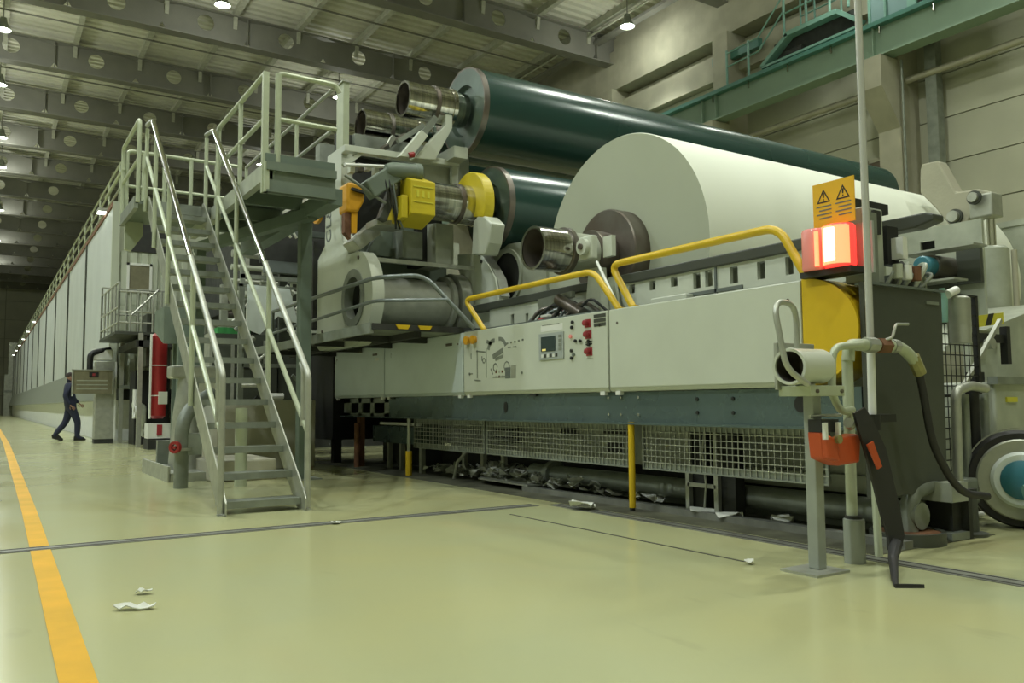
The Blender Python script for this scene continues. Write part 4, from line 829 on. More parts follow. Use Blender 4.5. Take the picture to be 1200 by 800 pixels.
lens(3.325, 'redlens', 'lens', 'pale unlit red lens'); lens(3.15, 'redglow', 'lens', 'glowing red lens', 0.095)
part(t, 'glow_tube', MB().cyl((4.405, 3.145, 1.715), (4.405, 3.145, 1.950), 0.086), 'redmid'); part(t, 'glowing_core', MB().cyl((4.375, 3.145, 1.73), (4.375, 3.145, 1.935), 0.060), 'redcore'); part(t, 'glow_strip', MB().cyl((4.375, 3.27, 1.72), (4.375, 3.27, 1.94), 0.014), 'redmid')  # nested tubes build up the lit lens's glow; strip brightens the dim lens
part(t, 'backplate', MB().box(4.55, 4.57, 3.0, 3.44, 1.66, 1.98), 'panelgrey'); part(t, 'base', MB().box(4.40, 4.55, 3.05, 3.42, CZ1, 1.70), 'dark')
# white control boxes behind the beacon
t = thing('junction_boxes', 'cream junction boxes and dark hoses behind the tall pole right of the beacon', 'junction box', (4.7, 3.1, 1.6))
part(t, 'tall_box', MB().box(4.62, 4.82, 3.1, 3.25, 1.62, 2.10), 'creamd', bev=0.01); part(t, 'dark_window', MB().box(4.70, 4.77, 3.08, 3.1, 1.93, 2.08), 'dark'); part(t, 'small_cover', MB().box(4.90, 4.95, 3.02, 3.1, 1.78, 1.92), 'white'); part(t, 'black_back', MB().box(4.86, 4.98, 3.1, 3.16, 1.75, 2.0), 'black')
part(t, 'panel', MB().box(4.60, 4.68, 3.05, 3.1, 1.60, 2.05), 'galvd'); part(t, 'top_arm', MB().box(4.50, 5.2, 3.3, 3.36, 2.15, 2.22), 'dark')
for k in range(7): part(t, 'hose', MB().tube(bend([(4.75+0.06*k, 3.05, 1.60), (4.78+0.07*k, 3.0, 1.70+0.03*(k % 3)), (4.95+0.05*k, 3.1, 1.72+0.05*(k % 2)), (5.05+0.05*k, 3.15, 1.62)], 0.05), 0.012+0.004*(k % 2), 8), ['galvd', 'dark', 'creamd'][k % 3])
for k in range(3): part(t, 'fitting', MB().cyl((4.80+0.1*k, 3.0, 1.64), (4.80+0.1*k, 3.0, 1.73), 0.03, 10), ['creamd', 'white', 'rust'][k])

# ================================================================ ROLLS
def spool(name, lab, y, z, x_cup, x_body, x_end, r, journal=0.262, grp=None, bodymat='rollgreen', disc=None):
    t = thing(name, lab, 'roll', (x_body, y, z), grp)
    a = (x_cup, y, z); b = (x_cup+10, y, z); L1 = x_body-x_cup
    part(t, 'cup', MB().lathe(a, b, [(0.30, 0), (0.30, journal*0.86), (0.0, journal*0.88), (0.0, journal), (0.40, journal), (0.40, journal*0.93), (0.0, journal*0.8)][:6], 40), 'steel')
    part(t, 'cup_inside', MB().lathe(a, b, [(0.03, journal*0.86), (0.29, journal*0.84), (0.295, 0)], 32), 'steeld')
    part(t, 'ring_groove', MB().lathe(a, b, [(0.40, journal*1.06), (0.45, journal*1.06), (0.45, journal*0.9), (0.40, journal*0.9), (0.40, journal*1.06)], 40), 'steeld')
    part(t, 'journal', MB().lathe(a, b, [(0.45, journal*1.07), (L1-0.25, journal*1.07), (L1-0.25, journal*1.12), (L1-0.20, journal*1.12), (L1-0.20, journal*1.0), (L1, journal*0.97), (L1, 0)], 40), 'steel')
    part(t, 'body', MB().lathe((x_body, y, z), (x_body+1, y, z), [(0.02, r-0.012), (0.03, r), (x_end-x_body, r), (x_end-x_body, 0)], 96), bodymat)
    part(t, 'end_face', MB().lathe((x_body, y, z), (x_body+1, y, z), [(0.06, 0.05), (0.06, r*0.55), (0.0, r*0.60), (0.0, r-0.02), (0.02, r-0.012)], 64), 'rollend')
    part(t, 'rim_band', MB().lathe((x_body, y, z), (x_body+1, y, z), [(0.0, r-0.02), (0.0, r+0.002), (0.08, r+0.004), (0.08, r-0.02)], 64), 'steeld')
    return t
spool('empty_reel_spool', 'long dark green reel spool lying on top, above the paper roll', 9.61, 4.86, 4.50, 5.40, 14.6, 0.585, 0.235, grp='reel spools')
spool('empty_reel_spool', 'reel spool behind the topmost one, only its steel end cup showing', 11.05, 4.93, 4.50, 5.60, 11.5, 0.30, 0.238, grp='reel spools')
spool('empty_reel_spool', 'farthest reel spool, a sliver of its steel end ring showing beside the platform rail', 12.6, 5.12, 4.75, 5.85, 11.5, 0.30, 0.226, grp='reel spools')
spool('reel_drum_spool', 'dark green reel spool in the primary arms beside the yellow disc guard', 8.96, 3.38, 4.50, 5.40, 11.4, 0.535, 0.235, grp='reel spools')
# lower reel drum
t = thing('reel_drum', 'dark lower drum end between the frame plate and the paper roll', 'roll', (5.6, 8.75, 2.5))
part(t, 'drum', MB().lathe((5.62, 8.75, 2.47), (11.4, 8.75, 2.47), [(0, 0), (0, 0.30), (0.02, 0.33), (5.7, 0.33), (5.7, 0)], 48), 'dark')
part(t, 'end_frame', MB().prism([(7.9, 2.02), (9.2, 2.02), (9.2, 2.75), (8.8, 2.90), (8.3, 2.86), (7.9, 2.80)], 'x', 5.56, 5.60), 'creamd')
part(t, 'end_ring', MB().ring((5.53, 8.75, 2.47), (5.57, 8.75, 2.47), 0.36, 0.31), 'creamd'); part(t, 'end_cap', MB().cyl((5.54, 8.75, 2.47), (5.56, 8.75, 2.47), 0.31, 32), 'black')
# paper roll
AY, AZ = 6.62, 2.398
t = thing('paper_roll', 'huge white paper roll on its steel spool', 'paper roll', (5.7, AY, AZ))
part(t, 'paper', MB().lathe((5.60, AY, AZ), (11.25, AY, AZ), [(0.0, 1.288), (0.012, 1.295), (5.62, 1.295), (5.66, 1.27), (5.66, 0.5)], 160), 'paper')
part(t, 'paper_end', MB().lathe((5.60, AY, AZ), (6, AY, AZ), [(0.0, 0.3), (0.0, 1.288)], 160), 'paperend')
part(t, 'spool_disc', MB().lathe((5.40, AY, AZ), (6, AY, AZ), [(0.0, 0.1), (0.0, 0.475), (0.015, 0.488), (0.21, 0.488), (0.22, 0.47)], 72), 'steeld')
part(t, 'cup', MB().lathe((4.50, AY, AZ), (6, AY, AZ), [(0.26, 0.0), (0.24, 0.175), (0.0, 0.19), (0.0, 0.218), (0.36, 0.218), (0.36, 0.2)], 48), 'steel')
part(t, 'cup_inside', MB().lathe((4.50, AY, AZ), (6, AY, AZ), [(0.01, 0.188), (0.235, 0.173), (0.24, 0.0)], 40), 'steeld')
part(t, 'groove_ring', MB().lathe((4.85, AY, AZ), (6, AY, AZ), [(0.0, 0.2), (0.0, 0.24), (0.05, 0.24), (0.05, 0.2)], 48), 'steeld')
part(t, 'journal', MB().lathe((4.90, AY, AZ), (6, AY, AZ), [(0, 0.2), (0.35, 0.2)], 48), 'creamd')
part(t, 'hub_ring', MB().lathe((5.20, AY, AZ), (6, AY, AZ), [(0.0, 0.1), (0.0, 0.245), (0.01, 0.25), (0.11, 0.25), (0.20, 0.24)], 48), 'steeld')
part(t, 'far_journal', MB().cyl((11.2, AY, AZ), (11.58, AY, AZ), 0.22, 32), 'steel')
# bearing block and secondary arm under the journal
t = thing('secondary_arm', 'cream bearing arm gripping the journal of the paper roll', 'machine arm', (5.2, 6.2, 2.1))
part(t, 'block', MB().box(4.90, 4.98, 6.20, 6.50, 2.27, 2.50), 'cream', bev=0.015); part(t, 'pivot', MB().cyl((4.85, 6.30, 2.39), (4.90, 6.30, 2.39), 0.08), 'cream'); part(t, 'pivot_pin', MB().cyl((4.83, 6.30, 2.39), (4.86, 6.30, 2.39), 0.03), 'steeld')
part(t, 'back_plate', MB().box(5.02, 5.07, 6.04, 6.17, 2.28, 2.48), 'cream'); part(t, 'arm', MB().prism([(6.25, 2.2), (6.40, 2.2), (6.5, 1.6), (6.2, 1.6)], 'x', 5.02, 5.12), 'creamd')
part(t, 'bright_rod', MB().cyl((4.9, 6.12, 2.22), (4.75, 5.62, 1.70), 0.014, 10), 'white'); part(t, 'pivot_plate', MB().prism([(6.5, 2.1), (6.15, 2.1), (6.05, 1.66), (6.5, 1.66)], 'x', 5.13, 5.16), 'creamd')
# hoses and clamp equipment below the journal
t = thing('clamp_mechanism', 'dark hoses and clamp parts behind the short yellow handrail', 'machine part', (4.9, 6.9, 1.66))
for k in range(9):
    y_ = 6.35+0.1*k; part(t, 'hose', MB().tube(bend([(4.85, y_+0.2, 1.66), (4.88, y_+0.05, 1.78+0.02*(k % 4)), (4.92, y_-0.1, 1.90-0.03*(k % 3)), (5.05, y_-0.25, 1.72)], 0.08), 0.014+0.006*(k % 2), 8), ['dark', 'steeld', 'greyrail'][k % 3])
part(t, 'cylinder', MB().cyl((4.9, 6.75, 1.93), (4.9, 6.35, 1.74), 0.06, 14), 'steeld'); part(t, 'bracket', MB().prism([(7.2, 1.98), (6.6, 2.0), (6.6, 1.94), (6.95, 1.9), (7.05, 1.7), (7.15, 1.7)], 'x', 4.95, 5.0), 'galvd')
part(t, 'red_cap', MB().lathe((4.62, 6.62, 1.66), (4.62, 6.62, 1.73), [(0, 0.07), (0.03, 0.065), (0.06, 0.03), (0.065, 0)], 14), 'redb'); part(t, 'white_rag', MB().box(4.58, 4.64, 6.5, 6.62, 1.71, 1.74), 'white', bev=0.01)
part(t, 'tray', MB().box(4.50, 5.1, 5.6, 8.2, CZ1-0.0, CZ1+0.02), 'greyrail')

# ================================================================ LEFT FRAME WITH ROUND OPENINGS
FY, FZ = 9.52, 2.18
t = thing('frame_plate', 'tall cream frame plate with a round opening and vertical black lettering', 'machine frame', (3.85, 10, 1.7))
c1 = (9.52, 2.18)
arc = [(c1[0] - 0.60*math.cos(math.radians(d)), c1[1] + 0.60*math.sin(math.radians(d))) for d in range(-75, 66, 5)]
q = [(10.80, 1.60), (10.80, 2.86), (9.90, 2.86), (9.74, 2.76)] + arc[::-1]
part(t, 'ring_plate', MB().plate_hole(q, c1, 0.30, 'x', 3.8, 3.95, 96), 'cream')
part(t, 'column_plate', MB().prism([(10.80, 2.62), (10.80, 2.84), (10.53, 3.0), (10.50, 3.9), (10.46, 4.20), (9.95, 4.20), (9.95, 3.10), (9.90, 2.98), (9.70, 2.79), (9.60, 2.62)], 'x', 3.799, 3.951), 'cream')
part(t, 'inner_ring', MB().ring((3.785, c1[0], c1[1]), (3.90, c1[0], c1[1]), 0.36, 0.26), 'galvd'); part(t, 'bore', MB().lathe((3.85, c1[0], c1[1]), (5, c1[0], c1[1]), [(0.0, 0.28), (0.5, 0.22), (0.5, 0)], 32), 'dark')
part(t, 'side_strip', MB().box(3.74, 3.8, 10.82, 10.88, 1.9, 3.1), 'dark')
part(t, 'post', MB().box(3.8, 3.88, 9.90, 10.14, 4.1, 5.04), 'rail'); part(t, 'post_cap', MB().box(3.78, 3.90, 9.88, 10.16, 5.04, 5.06), 'galv')
for (y_, z) in ((10.6, 1.85), (9.35, 2.66)): part(t, 'bolt', MB().cyl((3.785, y_, z), (3.8, y_, z), 0.02, 10), 'steeld')
o_ = text(t, 'GL&V', 0.26, (3.797, 10.38, 3.33), (PI/2, 0, -PI/2), 'greyrail')
o_.rotation_euler = (Matrix.Rotation(-PI/2, 3, 'X') @ Matrix.Rotation(0, 3, 'Z')).to_euler()
# columns of the rotation: text runs upwards (x->Z), glyph tops towards the far side (y->+Y), face towards -X
o_.rotation_euler = Matrix(((0, 0, -1), (0, 1, 0), (1, 0, 0))).to_euler()
t = thing('cross_tube', 'pale grey green thick tube joining the two round frame plates', 'tube', (4.6, FY, FZ))
part(t, 'tube', MB().cyl((3.98, FY, FZ), (5.30, FY, FZ), 0.29, 48), 'galv'); part(t, 'collar', MB().ring((5.02, FY, FZ), (5.08, FY, FZ), 0.36, 0.28, 48).ring((5.12, FY, FZ), (5.28, FY, FZ), 0.40, 0.28, 48), 'galv')
t = thing('inner_frame_plate', 'cream rounded inner frame plate at the right end of the cross tube', 'machine frame', (5.35, 9.5, 1.7))
P2 = [(5.300, 9.389, 1.780), (5.300, 9.476, 2.489), (5.300, 9.591, 2.711), (5.300, 9.591, 2.873), (5.300, 9.005, 2.803), (5.300, 8.795, 2.618), (5.300, 8.633, 2.434), (5.300, 8.555, 2.212), (5.300, 8.601, 1.721)]
part(t, 'plate', MB().prism([(p[1], p[2]) for p in P2], 'x', 5.30, 5.46), 'cream', bev=0.01)
part(t, 'machined_edge', MB().prism([(p[1]-0.008, p[2]) for p in P2[4:8]] + [(p[1]-0.03, p[2]-0.02) for p in P2[4:8][::-1]], 'x', 5.32, 5.45), 'galv')
for (y_, z) in ((9.0, 2.78), (9.12, 2.84), (8.95, 2.68)): part(t, 'bolt', MB().cyl((5.28, y_, z), (5.30, y_, z), 0.02, 8), 'dark')
# primary arm
t = thing('primary_arm', 'cream primary arm carrying the spool journal above the inner frame plate', 'machine arm', (5.3, 8.9, 2.85))
part(t, 'arm', MB().prism([(p[1], p[2]) for p in ((5.150, 8.834, 2.730), (5.150, 8.789, 3.143), (5.150, 8.663, 3.194), (5.150, 8.500, 3.151), (5.150, 8.342, 3.037), (5.150, 8.423, 2.812), (5.150, 8.525, 2.681))], 'x', 5.08, 5.28), 'cream', bev=0.02)
part(t, 'long_plate', MB().prism([(9.25, 2.66), (9.85, 2.66), (9.85, 3.25), (9.25, 3.18)], 'x', 4.80, 5.06), 'creamd', bev=0.01); part(t, 'dark_gap', MB().box(4.66, 4.80, 9.5, 9.8, 2.66, 3.3), 'black')
part(t, 'lower_block', MB().prism([(9.3, 2.70), (9.8, 2.72), (9.8, 3.1), (9.3, 3.05)], 'x', 4.36, 4.64), 'galvd', bev=0.01)
t = thing('yellow_disc_guard', 'round yellow disc guard around the spool journal', 'guard', (5.3, 8.6, 3.3))
dg = [(8.56 + 0.47*math.cos(a), 3.32 + 0.47*math.sin(a)) for a in [math.radians(-45 + 250*k/30 - 75) for k in range(31)]] 
dg = [(8.92 - 0.43*math.cos(math.radians(-30+215*k/30)), 3.36 + 0.43*math.sin(math.radians(-30+215*k/30))) for k in range(31)]
part(t, 'guard', MB().prism(dg, 'x', 5.08, 5.22), 'yellowp', bev=0.012)
# actuator cluster and yellow gearbox guard
t = thing('yellow_box_guard', 'faceted yellow box guard at the end of the spool journal', 'guard', (4.3, 8.8, 3.0))
part(t, 'box', MB().prism([(8.60, 3.10), (8.95, 3.0), (9.2, 3.1), (9.2, 3.48), (8.95, 3.64), (8.60, 3.50)], 'x', 4.14, 4.46), 'yellowp', bev=0.012)
part(t, 'left_flap', MB().prism([(8.66, 3.05), (9.15, 3.02), (9.15, 3.34), (8.66, 3.32)], 'x', 4.05, 4.13), 'yellowp', bev=0.01)
for z in (3.42, 3.24): part(t, 'rib', MB().box(4.17, 4.43, 8.592, 8.60, z, z+0.012), 'hazy')
for x in (4.21, 4.28, 4.35): part(t, 'faint_mark', MB().box(x, x+0.03, 8.594, 8.60, 3.30, 3.38), 'hazy')
t = thing('drive_actuator', 'dark green grey actuator and motor cluster left of the yellow box guard', 'machine part', (4.1, 9.0, 3.0))
m0, m1 = (3.906, 8.800, 3.624), (4.339, 8.800, 3.647)
part(t, 'motor', MB().lathe(m0, m1, [(0, 0), (0, 0.07), (0.08, 0.10), (0.36, 0.10), (0.38, 0.115), (0.44, 0.115), (0.46, 0.08), (0.46, 0)], 20), 'plat')
part(t, 'motor_cap', MB().lathe((4.294, 8.800, 3.651), (4.362, 8.800, 3.650), [(0, 0), (0, 0.10), (0.05, 0.09), (0.06, 0)], 20), 'galv')
part(t, 'arm_body', MB().bar((3.693, 8.850, 3.352), (4.038, 8.850, 3.615), 0.22, 0.20, (0, 1, 0)), 'plat', bev=0.02); part(t, 'arm_lower', MB().bar((3.898, 8.900, 3.043), (4.083, 8.900, 3.540), 0.10, 0.12, (0, 1, 0)), 'darkgrey', bev=0.01)
part(t, 'thin_rod', MB().cyl((3.401, 8.800, 3.489), (3.907, 8.800, 3.227), 0.018), 'galvd')
part(t, 'gear_case', MB().prism([(p[0], p[2]) for p in ((4.086, 8.950, 3.032), (4.333, 8.950, 3.050), (4.310, 8.950, 3.626), (4.128, 8.950, 3.621), (4.040, 8.950, 3.307))], 'y', 8.9, 9.2), 'darkgrey', bev=0.02)
part(t, 'valve_block', MB().box(3.96, 4.06, 8.80, 8.9, 3.42, 3.56), 'galvd', bev=0.01)
for k in range(3): part(t, 'valve_screw', MB().cyl((3.97+0.03*k, 8.79, 3.46), (3.97+0.03*k, 8.8, 3.46), 0.01, 8), 'chrome')
part(t, 'cap_nut', MB().cyl((4.093, 8.800, 3.302), (4.127, 8.850, 3.315), 0.03), 'chrome')
part(t, 'under_case', MB().prism([(p[0], p[2]) for p in ((3.865, 9.000, 3.079), (4.243, 9.000, 3.060), (4.244, 9.000, 3.007), (3.866, 9.000, 2.997))], 'y', 8.95, 9.3), 'galv', bev=0.01)
for k, (u0, v0) in enumerate(((0, 0), (0.05, 0.02), (0.1, -0.03))): part(t, 'cable', MB().tube(bend([(3.86+u0, 8.78, 3.62), (3.9+u0, 8.74, 3.35+v0), (4.02+u0*0.3, 8.78, 3.1), (4.06+u0, 8.85, 2.95)], 0.2), 0.012, 6), ['black', 'dark', 'greyrail'][k])
t = thing('orange_guard', 'orange guard block right of the lettered column', 'guard', (4.0, 9.4, 2.6))
part(t, 'upper_block', MB().prism([(p[0], p[2]) for p in ((3.686, 9.450, 3.602), (3.741, 9.450, 3.610), (3.920, 9.450, 3.592), (3.910, 9.450, 3.386), (3.832, 9.450, 3.237), (3.688, 9.450, 3.241))], 'y', 9.45, 9.75), 'orange', bev=0.03)
part(t, 'slot', MB().bar((3.730, 9.420, 3.516), (3.908, 9.420, 3.487), 0.05, 0.03), 'dark'); part(t, 'lower_post', MB().prism([(p[0], p[2]) for p in ((3.675, 9.500, 3.228), (3.752, 9.500, 3.238), (3.755, 9.500, 2.908), (3.677, 9.500, 2.984))], 'y', 9.5, 9.6), 'rust')
part(t, 'lower_plate', MB().prism([(p[0], p[2]) for p in ((3.756, 9.480, 3.234), (3.833, 9.480, 3.243), (3.824, 9.480, 2.986), (3.757, 9.480, 2.979))], 'y', 9.48, 9.55), 'orange')
t = thing('orange_side_guard', 'narrow orange guard strip left of the lettered column', 'guard', (3.78, 10.85, 3.2))
part(t, 'strip', MB().cyl((3.74, 10.72, 3.55), (3.78, 10.72, 3.55), 0.22, 24), 'orange'); part(t, 'white_arm', MB().bar((3.3, 10.8, 3.45), (3.70, 10.8, 3.7), 0.05), 'white')
for k in range(3): part(t, 'white_fitting', MB().tube([(3.25+0.1*k, 11.2, 3.2+0.12*k), (3.4+0.1*k, 11.2, 3.35+0.05*k), (3.55+0.08*k, 11.2, 3.2)], 0.02, 8), 'white')
# dark interior between the plates, trays
t = thing('frame_interior', 'dark cross beams and trays between the two frame plates', 'machine frame', (4.6, 10.2, 2.6))
part(t, 'back', MB().box(3.98, 5.6, 10.6, 10.7, 1.7, 4.6), 'dark'); part(t, 'cross_bar', MB().box(3.95, 5.30, 9.12, 9.17, 2.59, 2.64), 'galv')
part(t, 'dark_plate', MB().box(3.98, 5.3, 9.9, 10.0, 2.45, 2.95), 'plat'); part(t, 'sloped_tray', MB().prism([(p[0], p[2]) for p in ((3.726, 9.400, 2.867), (4.049, 9.400, 3.167), (4.084, 9.400, 2.978), (3.826, 9.400, 2.760))], 'y', 9.35, 9.7), 'galv')
part(t, 'tray', MB().prism([(p[0], p[2]) for p in ((4.011, 9.600, 2.756), (4.205, 9.600, 3.147), ((4.673, 9.600, 3.154)), (4.673, 9.600, 2.761))], 'y', 9.6, 9.7), 'plat')
# upper frame above: beams and brackets that carry the empty spools
t = thing('spool_storage_frame', 'cream beams and slanted brackets carrying the empty reel spools', 'machine frame', (4.6, 9.2, 3.9))
part(t, 'front_beam', MB().bar((3.685, 9.600, 4.059), (5.309, 9.600, 4.100), 0.12, 0.08), 'cream', bev=0.006); part(t, 'right_post', MB().bar((5.256, 9.600, 4.127), (5.255, 9.600, 3.753), 0.09, 0.08), 'cream', bev=0.006)
part(t, 'web_plate', MB().prism([(p[0], p[2]) for p in ((4.780, 9.720, 4.084), (5.269, 9.720, 4.100), (5.268, 9.720, 3.628), (4.780, 9.720, 3.600))], 'y', 9.70, 9.72), 'creamd')
part(t, 'back_plate', MB().prism([(p[0], p[2]) for p in ((5.207, 9.850, 4.279), (5.638, 9.850, 4.323), (5.636, 9.850, 3.739), (5.206, 9.850, 3.707))], 'y', 9.85, 9.95), 'creamd', bev=0.01); part(t, 'diagonal', MB().bar((3.687, 9.600, 3.842), (3.934, 9.600, 4.044), 0.05), 'cream')
part(t, 'far_spool_bracket', MB().box(13.6, 13.8, 9.5, 9.8, 0, 4.3), 'creamd')
part(t, 'spool_bracket', MB().prism([(p[0], p[2]) for p in ((4.574, 9.500, 4.031), (4.883, 9.500, 4.056), (5.138, 9.500, 4.525), (5.139, 9.500, 4.817), (5.036, 9.500, 4.797), (5.035, 9.500, 4.553))], 'y', 9.42, 9.54), 'cream', bev=0.01)
part(t, 'slanted_plate', MB().prism([(p[0], p[2]) for p in ((4.312, 9.350, 3.984), (4.478, 9.350, 3.988), (4.720, 9.350, 4.318), (4.622, 9.350, 4.380))], 'y', 9.30, 9.40), 'cream', bev=0.01)
part(t, 'slanted_bar', MB().bar((4.574, 9.450, 4.186), (4.895, 9.450, 4.628), 0.08, 0.08, (0, 1, 0)), 'galvd')
part(t, 'roller_arm', MB().bar((4.381, 9.500, 4.235), (4.745, 9.500, 4.513), 0.06, 0.06), 'galvd'); part(t, 'roller_arm', MB().bar((4.417, 9.900, 4.282), (4.503, 9.900, 4.435), 0.07, 0.06), 'galv'); part(t, 'roller_arm', MB().bar((4.256, 9.700, 4.168), (5.008, 10.600, 4.744), 0.05, 0.05), 'steeld')
part(t, 'red_knob', MB().cyl((4.442, 9.300, 4.014), (4.513, 9.300, 4.036), 0.035), 'redp')
part(t, 'upper_rail', MB().box(4.2, 5.5, 10.5, 10.7, 4.3, 4.6), 'galvd'); part(t, 'upper_rail', MB().box(4.2, 5.7, 11.9, 12.1, 4.35, 4.85), 'galvd'); part(t, 'long_rail', MB().box(5.1, 5.3, 9.3, 12.8, 4.1, 4.25), 'creamd')
for k in range(7): part(t, 'small_fitting', MB().box(3.84+0.11*k, 3.91+0.11*k, 9.75, 9.85, 3.82+0.03*(k % 3), 3.96), ['cream', 'steeld', 'white'][k % 3], bev=0.008)
part(t, 'bright_tube', MB().cyl((3.593, 9.300, 3.763), (4.105, 9.300, 3.820), 0.022), 'white')
# deck in front of the frames
t = thing('walkway_deck', 'dark walkway deck seen from below, left of the cabinets, with two yellow edge marks', 'platform', (3.9, 10, 1.66))
part(t, 'deck_plate', MB().box(3.4, 5.3, 8.0, 12.6, 1.67, 1.715), 'galvd'); part(t, 'edge_beam', MB().box(3.38, 3.42, 8.0, 12.6, 1.62, 1.73), 'galvd'); part(t, 'end_edge', MB().box(3.4, 4.9, 7.98, 8.02, 1.66, 1.725), 'dark')
for k in range(4): part(t, 'cross_bearer', MB().box(3.42, 4.6, 8.8+1.0*k, 8.86+1.0*k, 1.60, 1.67), 'dark')
part(t, 'bottom_bearer', MB().box(3.95, 4.02, 8.1, 12.5, 1.60, 1.67), 'dark')
for x in (3.66, 3.92): part(t, 'yellow_mark', MB().prism([(x, 1.72), (x+0.17, 1.72), (x+0.14, 1.675), (x+0.03, 1.675)], 'y', 7.965, 7.98), 'yellow')
t = thing('grey_handrail', 'dark grey double pipe handrail on the walkway deck in front of the cross tube', 'handrail', (3.6, 9, 1.7))
a1, a2, a3, a4 = (3.550, 11.997, 2.244), (3.550, 8.258, 2.250), (3.950, 7.885, 2.259), (4.420, 7.625, 1.679)
b1, b2, b3 = (3.550, 12.195, 1.920), (3.550, 8.255, 1.999), (4.150, 7.719, 1.986)
part(t, 'top_tube', MB().tube(bend([a1, a2, a3, a4], 0.15), 0.024, 12), 'greyrail'); part(t, 'lower_tube', MB().tube(bend([b1, b2, b3], 0.15), 0.020, 12), 'greyrail')
part(t, 'end_post', MB().tube([a1, (a1[0], a1[1], 1.7)], 0.022, 10), 'greyrail')

# ================================================================ RIGHT FOREGROUND: PIPE STAND
t = thing('pipe_stand', 'beige square post on a floor plate holding the open pipe stub, right foreground', 'post', (3.68, 2.82, 0))
part(t, 'floor_plate', MB().box(3.53, 3.79, 2.70, 2.93, 0, 0.012), 'galv'); part(t, 'post', MB().box(3.657, 3.723, 2.787, 2.853, 0.012, 0.92), 'postgrey', bev=0.006)
part(t, 'saddle', MB().box(3.55, 3.83, 2.72, 2.92, 0.905, 0.96), 'rail', bev=0.004); part(t, 'flange_plate', MB().box(3.52, 3.83, 2.90, 2.92, 0.94, 1.19), 'galv', bev=0.003)
part(t, 'bolt', MB().cyl((3.60, 2.71, 0.93), (3.60, 2.72, 0.93), 0.01, 8).cyl((3.80, 2.71, 0.93), (3.80, 2.72, 0.93), 0.01, 8), 'steeld')
part(t, 'stub_pipe', MB().lathe((3.44, 2.76, 1.055), (4, 2.86, 1.07), [(0.31, 0.078), (0.0, 0.078), (0.0, 0.092), (0.02, 0.096), (0.04, 0.092), (0.32, 0.092)], 40), 'cream')
part(t, 'stub_inside', MB().lathe((3.44, 2.76, 1.055), (4, 2.86, 1.07), [(0.015, 0.0775), (0.25, 0.075), (0.255, 0)], 32), 'steeld', label='dark inside of the open pipe stub')
part(t, 'loop_handle', MB().tube(bend([(3.47, 2.67, 0.962), (3.345, 2.70, 1.04), (3.335, 2.76, 1.385), (3.56, 2.80, 1.385), (3.56, 2.80, 1.14)], 0.10, 6), 0.015, 12), 'galv')
t = thing('pipe_assembly', 'pale water pipes with tee and ball valve on a standpipe beside the tall bright pole', 'pipe', (4.05, 2.82, 0))
part(t, 'standpipe', MB().cyl((4.035, 2.85, 0.2), (4.045, 2.85, 1.13), 0.030, 16), 'rail'); part(t, 'sleeve', MB().lathe((4.035, 2.84, 0.0), (4.035, 2.84, 0.24), [(0, 0), (0, 0.056), (0.235, 0.056), (0.24, 0.04)], 24), 'postgrey'); part(t, 'sleeve_collar', MB().cyl((4.035, 2.84, 0.235), (4.035, 2.84, 0.255), 0.045), 'dark')
part(t, 'tee_pipe', MB().tube(bend([(4.04, 2.84, 1.10), (4.05, 2.84, 1.19), (4.2, 2.84, 1.195), (4.55, 2.84, 1.195), (4.70, 2.84, 1.10)], 0.09, 6), 0.034, 16), 'rail')
part(t, 'side_pipe', MB().tube(bend([(4.12, 2.80, 1.19), (3.85, 2.80, 1.17), (3.83, 2.80, 0.92), (3.9, 2.80, 0.82), (4.03, 2.82, 0.83)], 0.08, 6), 0.021, 12), 'rail')
part(t, 'union', MB().cyl((4.2, 2.84, 1.195), (4.29, 2.84, 1.195), 0.045, 8), 'galv'); part(t, 'union', MB().cyl((4.45, 2.84, 1.195), (4.50, 2.84, 1.195), 0.042, 8), 'galv'); part(t, 'valve_body', MB().cyl((4.31, 2.84, 1.195), (4.41, 2.84, 1.195), 0.047, 6), 'rust')
part(t, 'valve_handle', MB().tube(bend([(4.34, 2.83, 1.22), (4.40, 2.80, 1.24), (4.44, 2.80, 1.32), (4.56, 2.80, 1.325)], 0.02), 0.009, 8), 'galv')
part(t, 'brass_fitting', MB().cyl((4.66, 2.84, 1.14), (4.73, 2.84, 1.04), 0.038, 8), 'brass'); 
t = thing('tall_pole', 'tall thin shiny pole rising out of the top of the picture', 'pole', (4.23, 2.84, 0))
part(t, 'tube', MB().cyl((4.340, 2.90, 1.2), (4.40, 2.90, 14.0), 0.021, 14), 'polegrey'); part(t, 'lower_tube', MB().cyl((4.330, 2.90, 0.78), (4.340, 2.90, 1.2), 0.023, 14), 'white')
part(t, 'clamp', MB().box(4.24, 4.50, 2.86, 2.94, 0.755, 0.80).cyl((4.32, 2.9, 0.71), (4.32, 2.9, 0.80), 0.05), 'black'); part(t, 'bottom_pipe', MB().tube([(4.31, 2.9, 0.76), (4.33, 2.9, 0.62), (4.33, 2.9, 0.3), (4.28, 2.86, 0.0)], 0.022, 10), 'rail')
part(t, 'top_bracket', MB().box(4.35, 4.45, 2.85, 2.95, 14.0, ZR), 'girder')
single('black_water_hose', MB().tube(bend([(4.71, 2.84, 1.08), (4.76, 2.84, 0.9), (4.82, 2.84, 0.62), (5.0, 2.84, 0.40), (5.15, 2.84, 0.30), (5.38, 2.82, 0.27)], 0.25, 6), 0.024, 12), 'rubber', 'black hose from the valve down to the hose reel', 'hose')
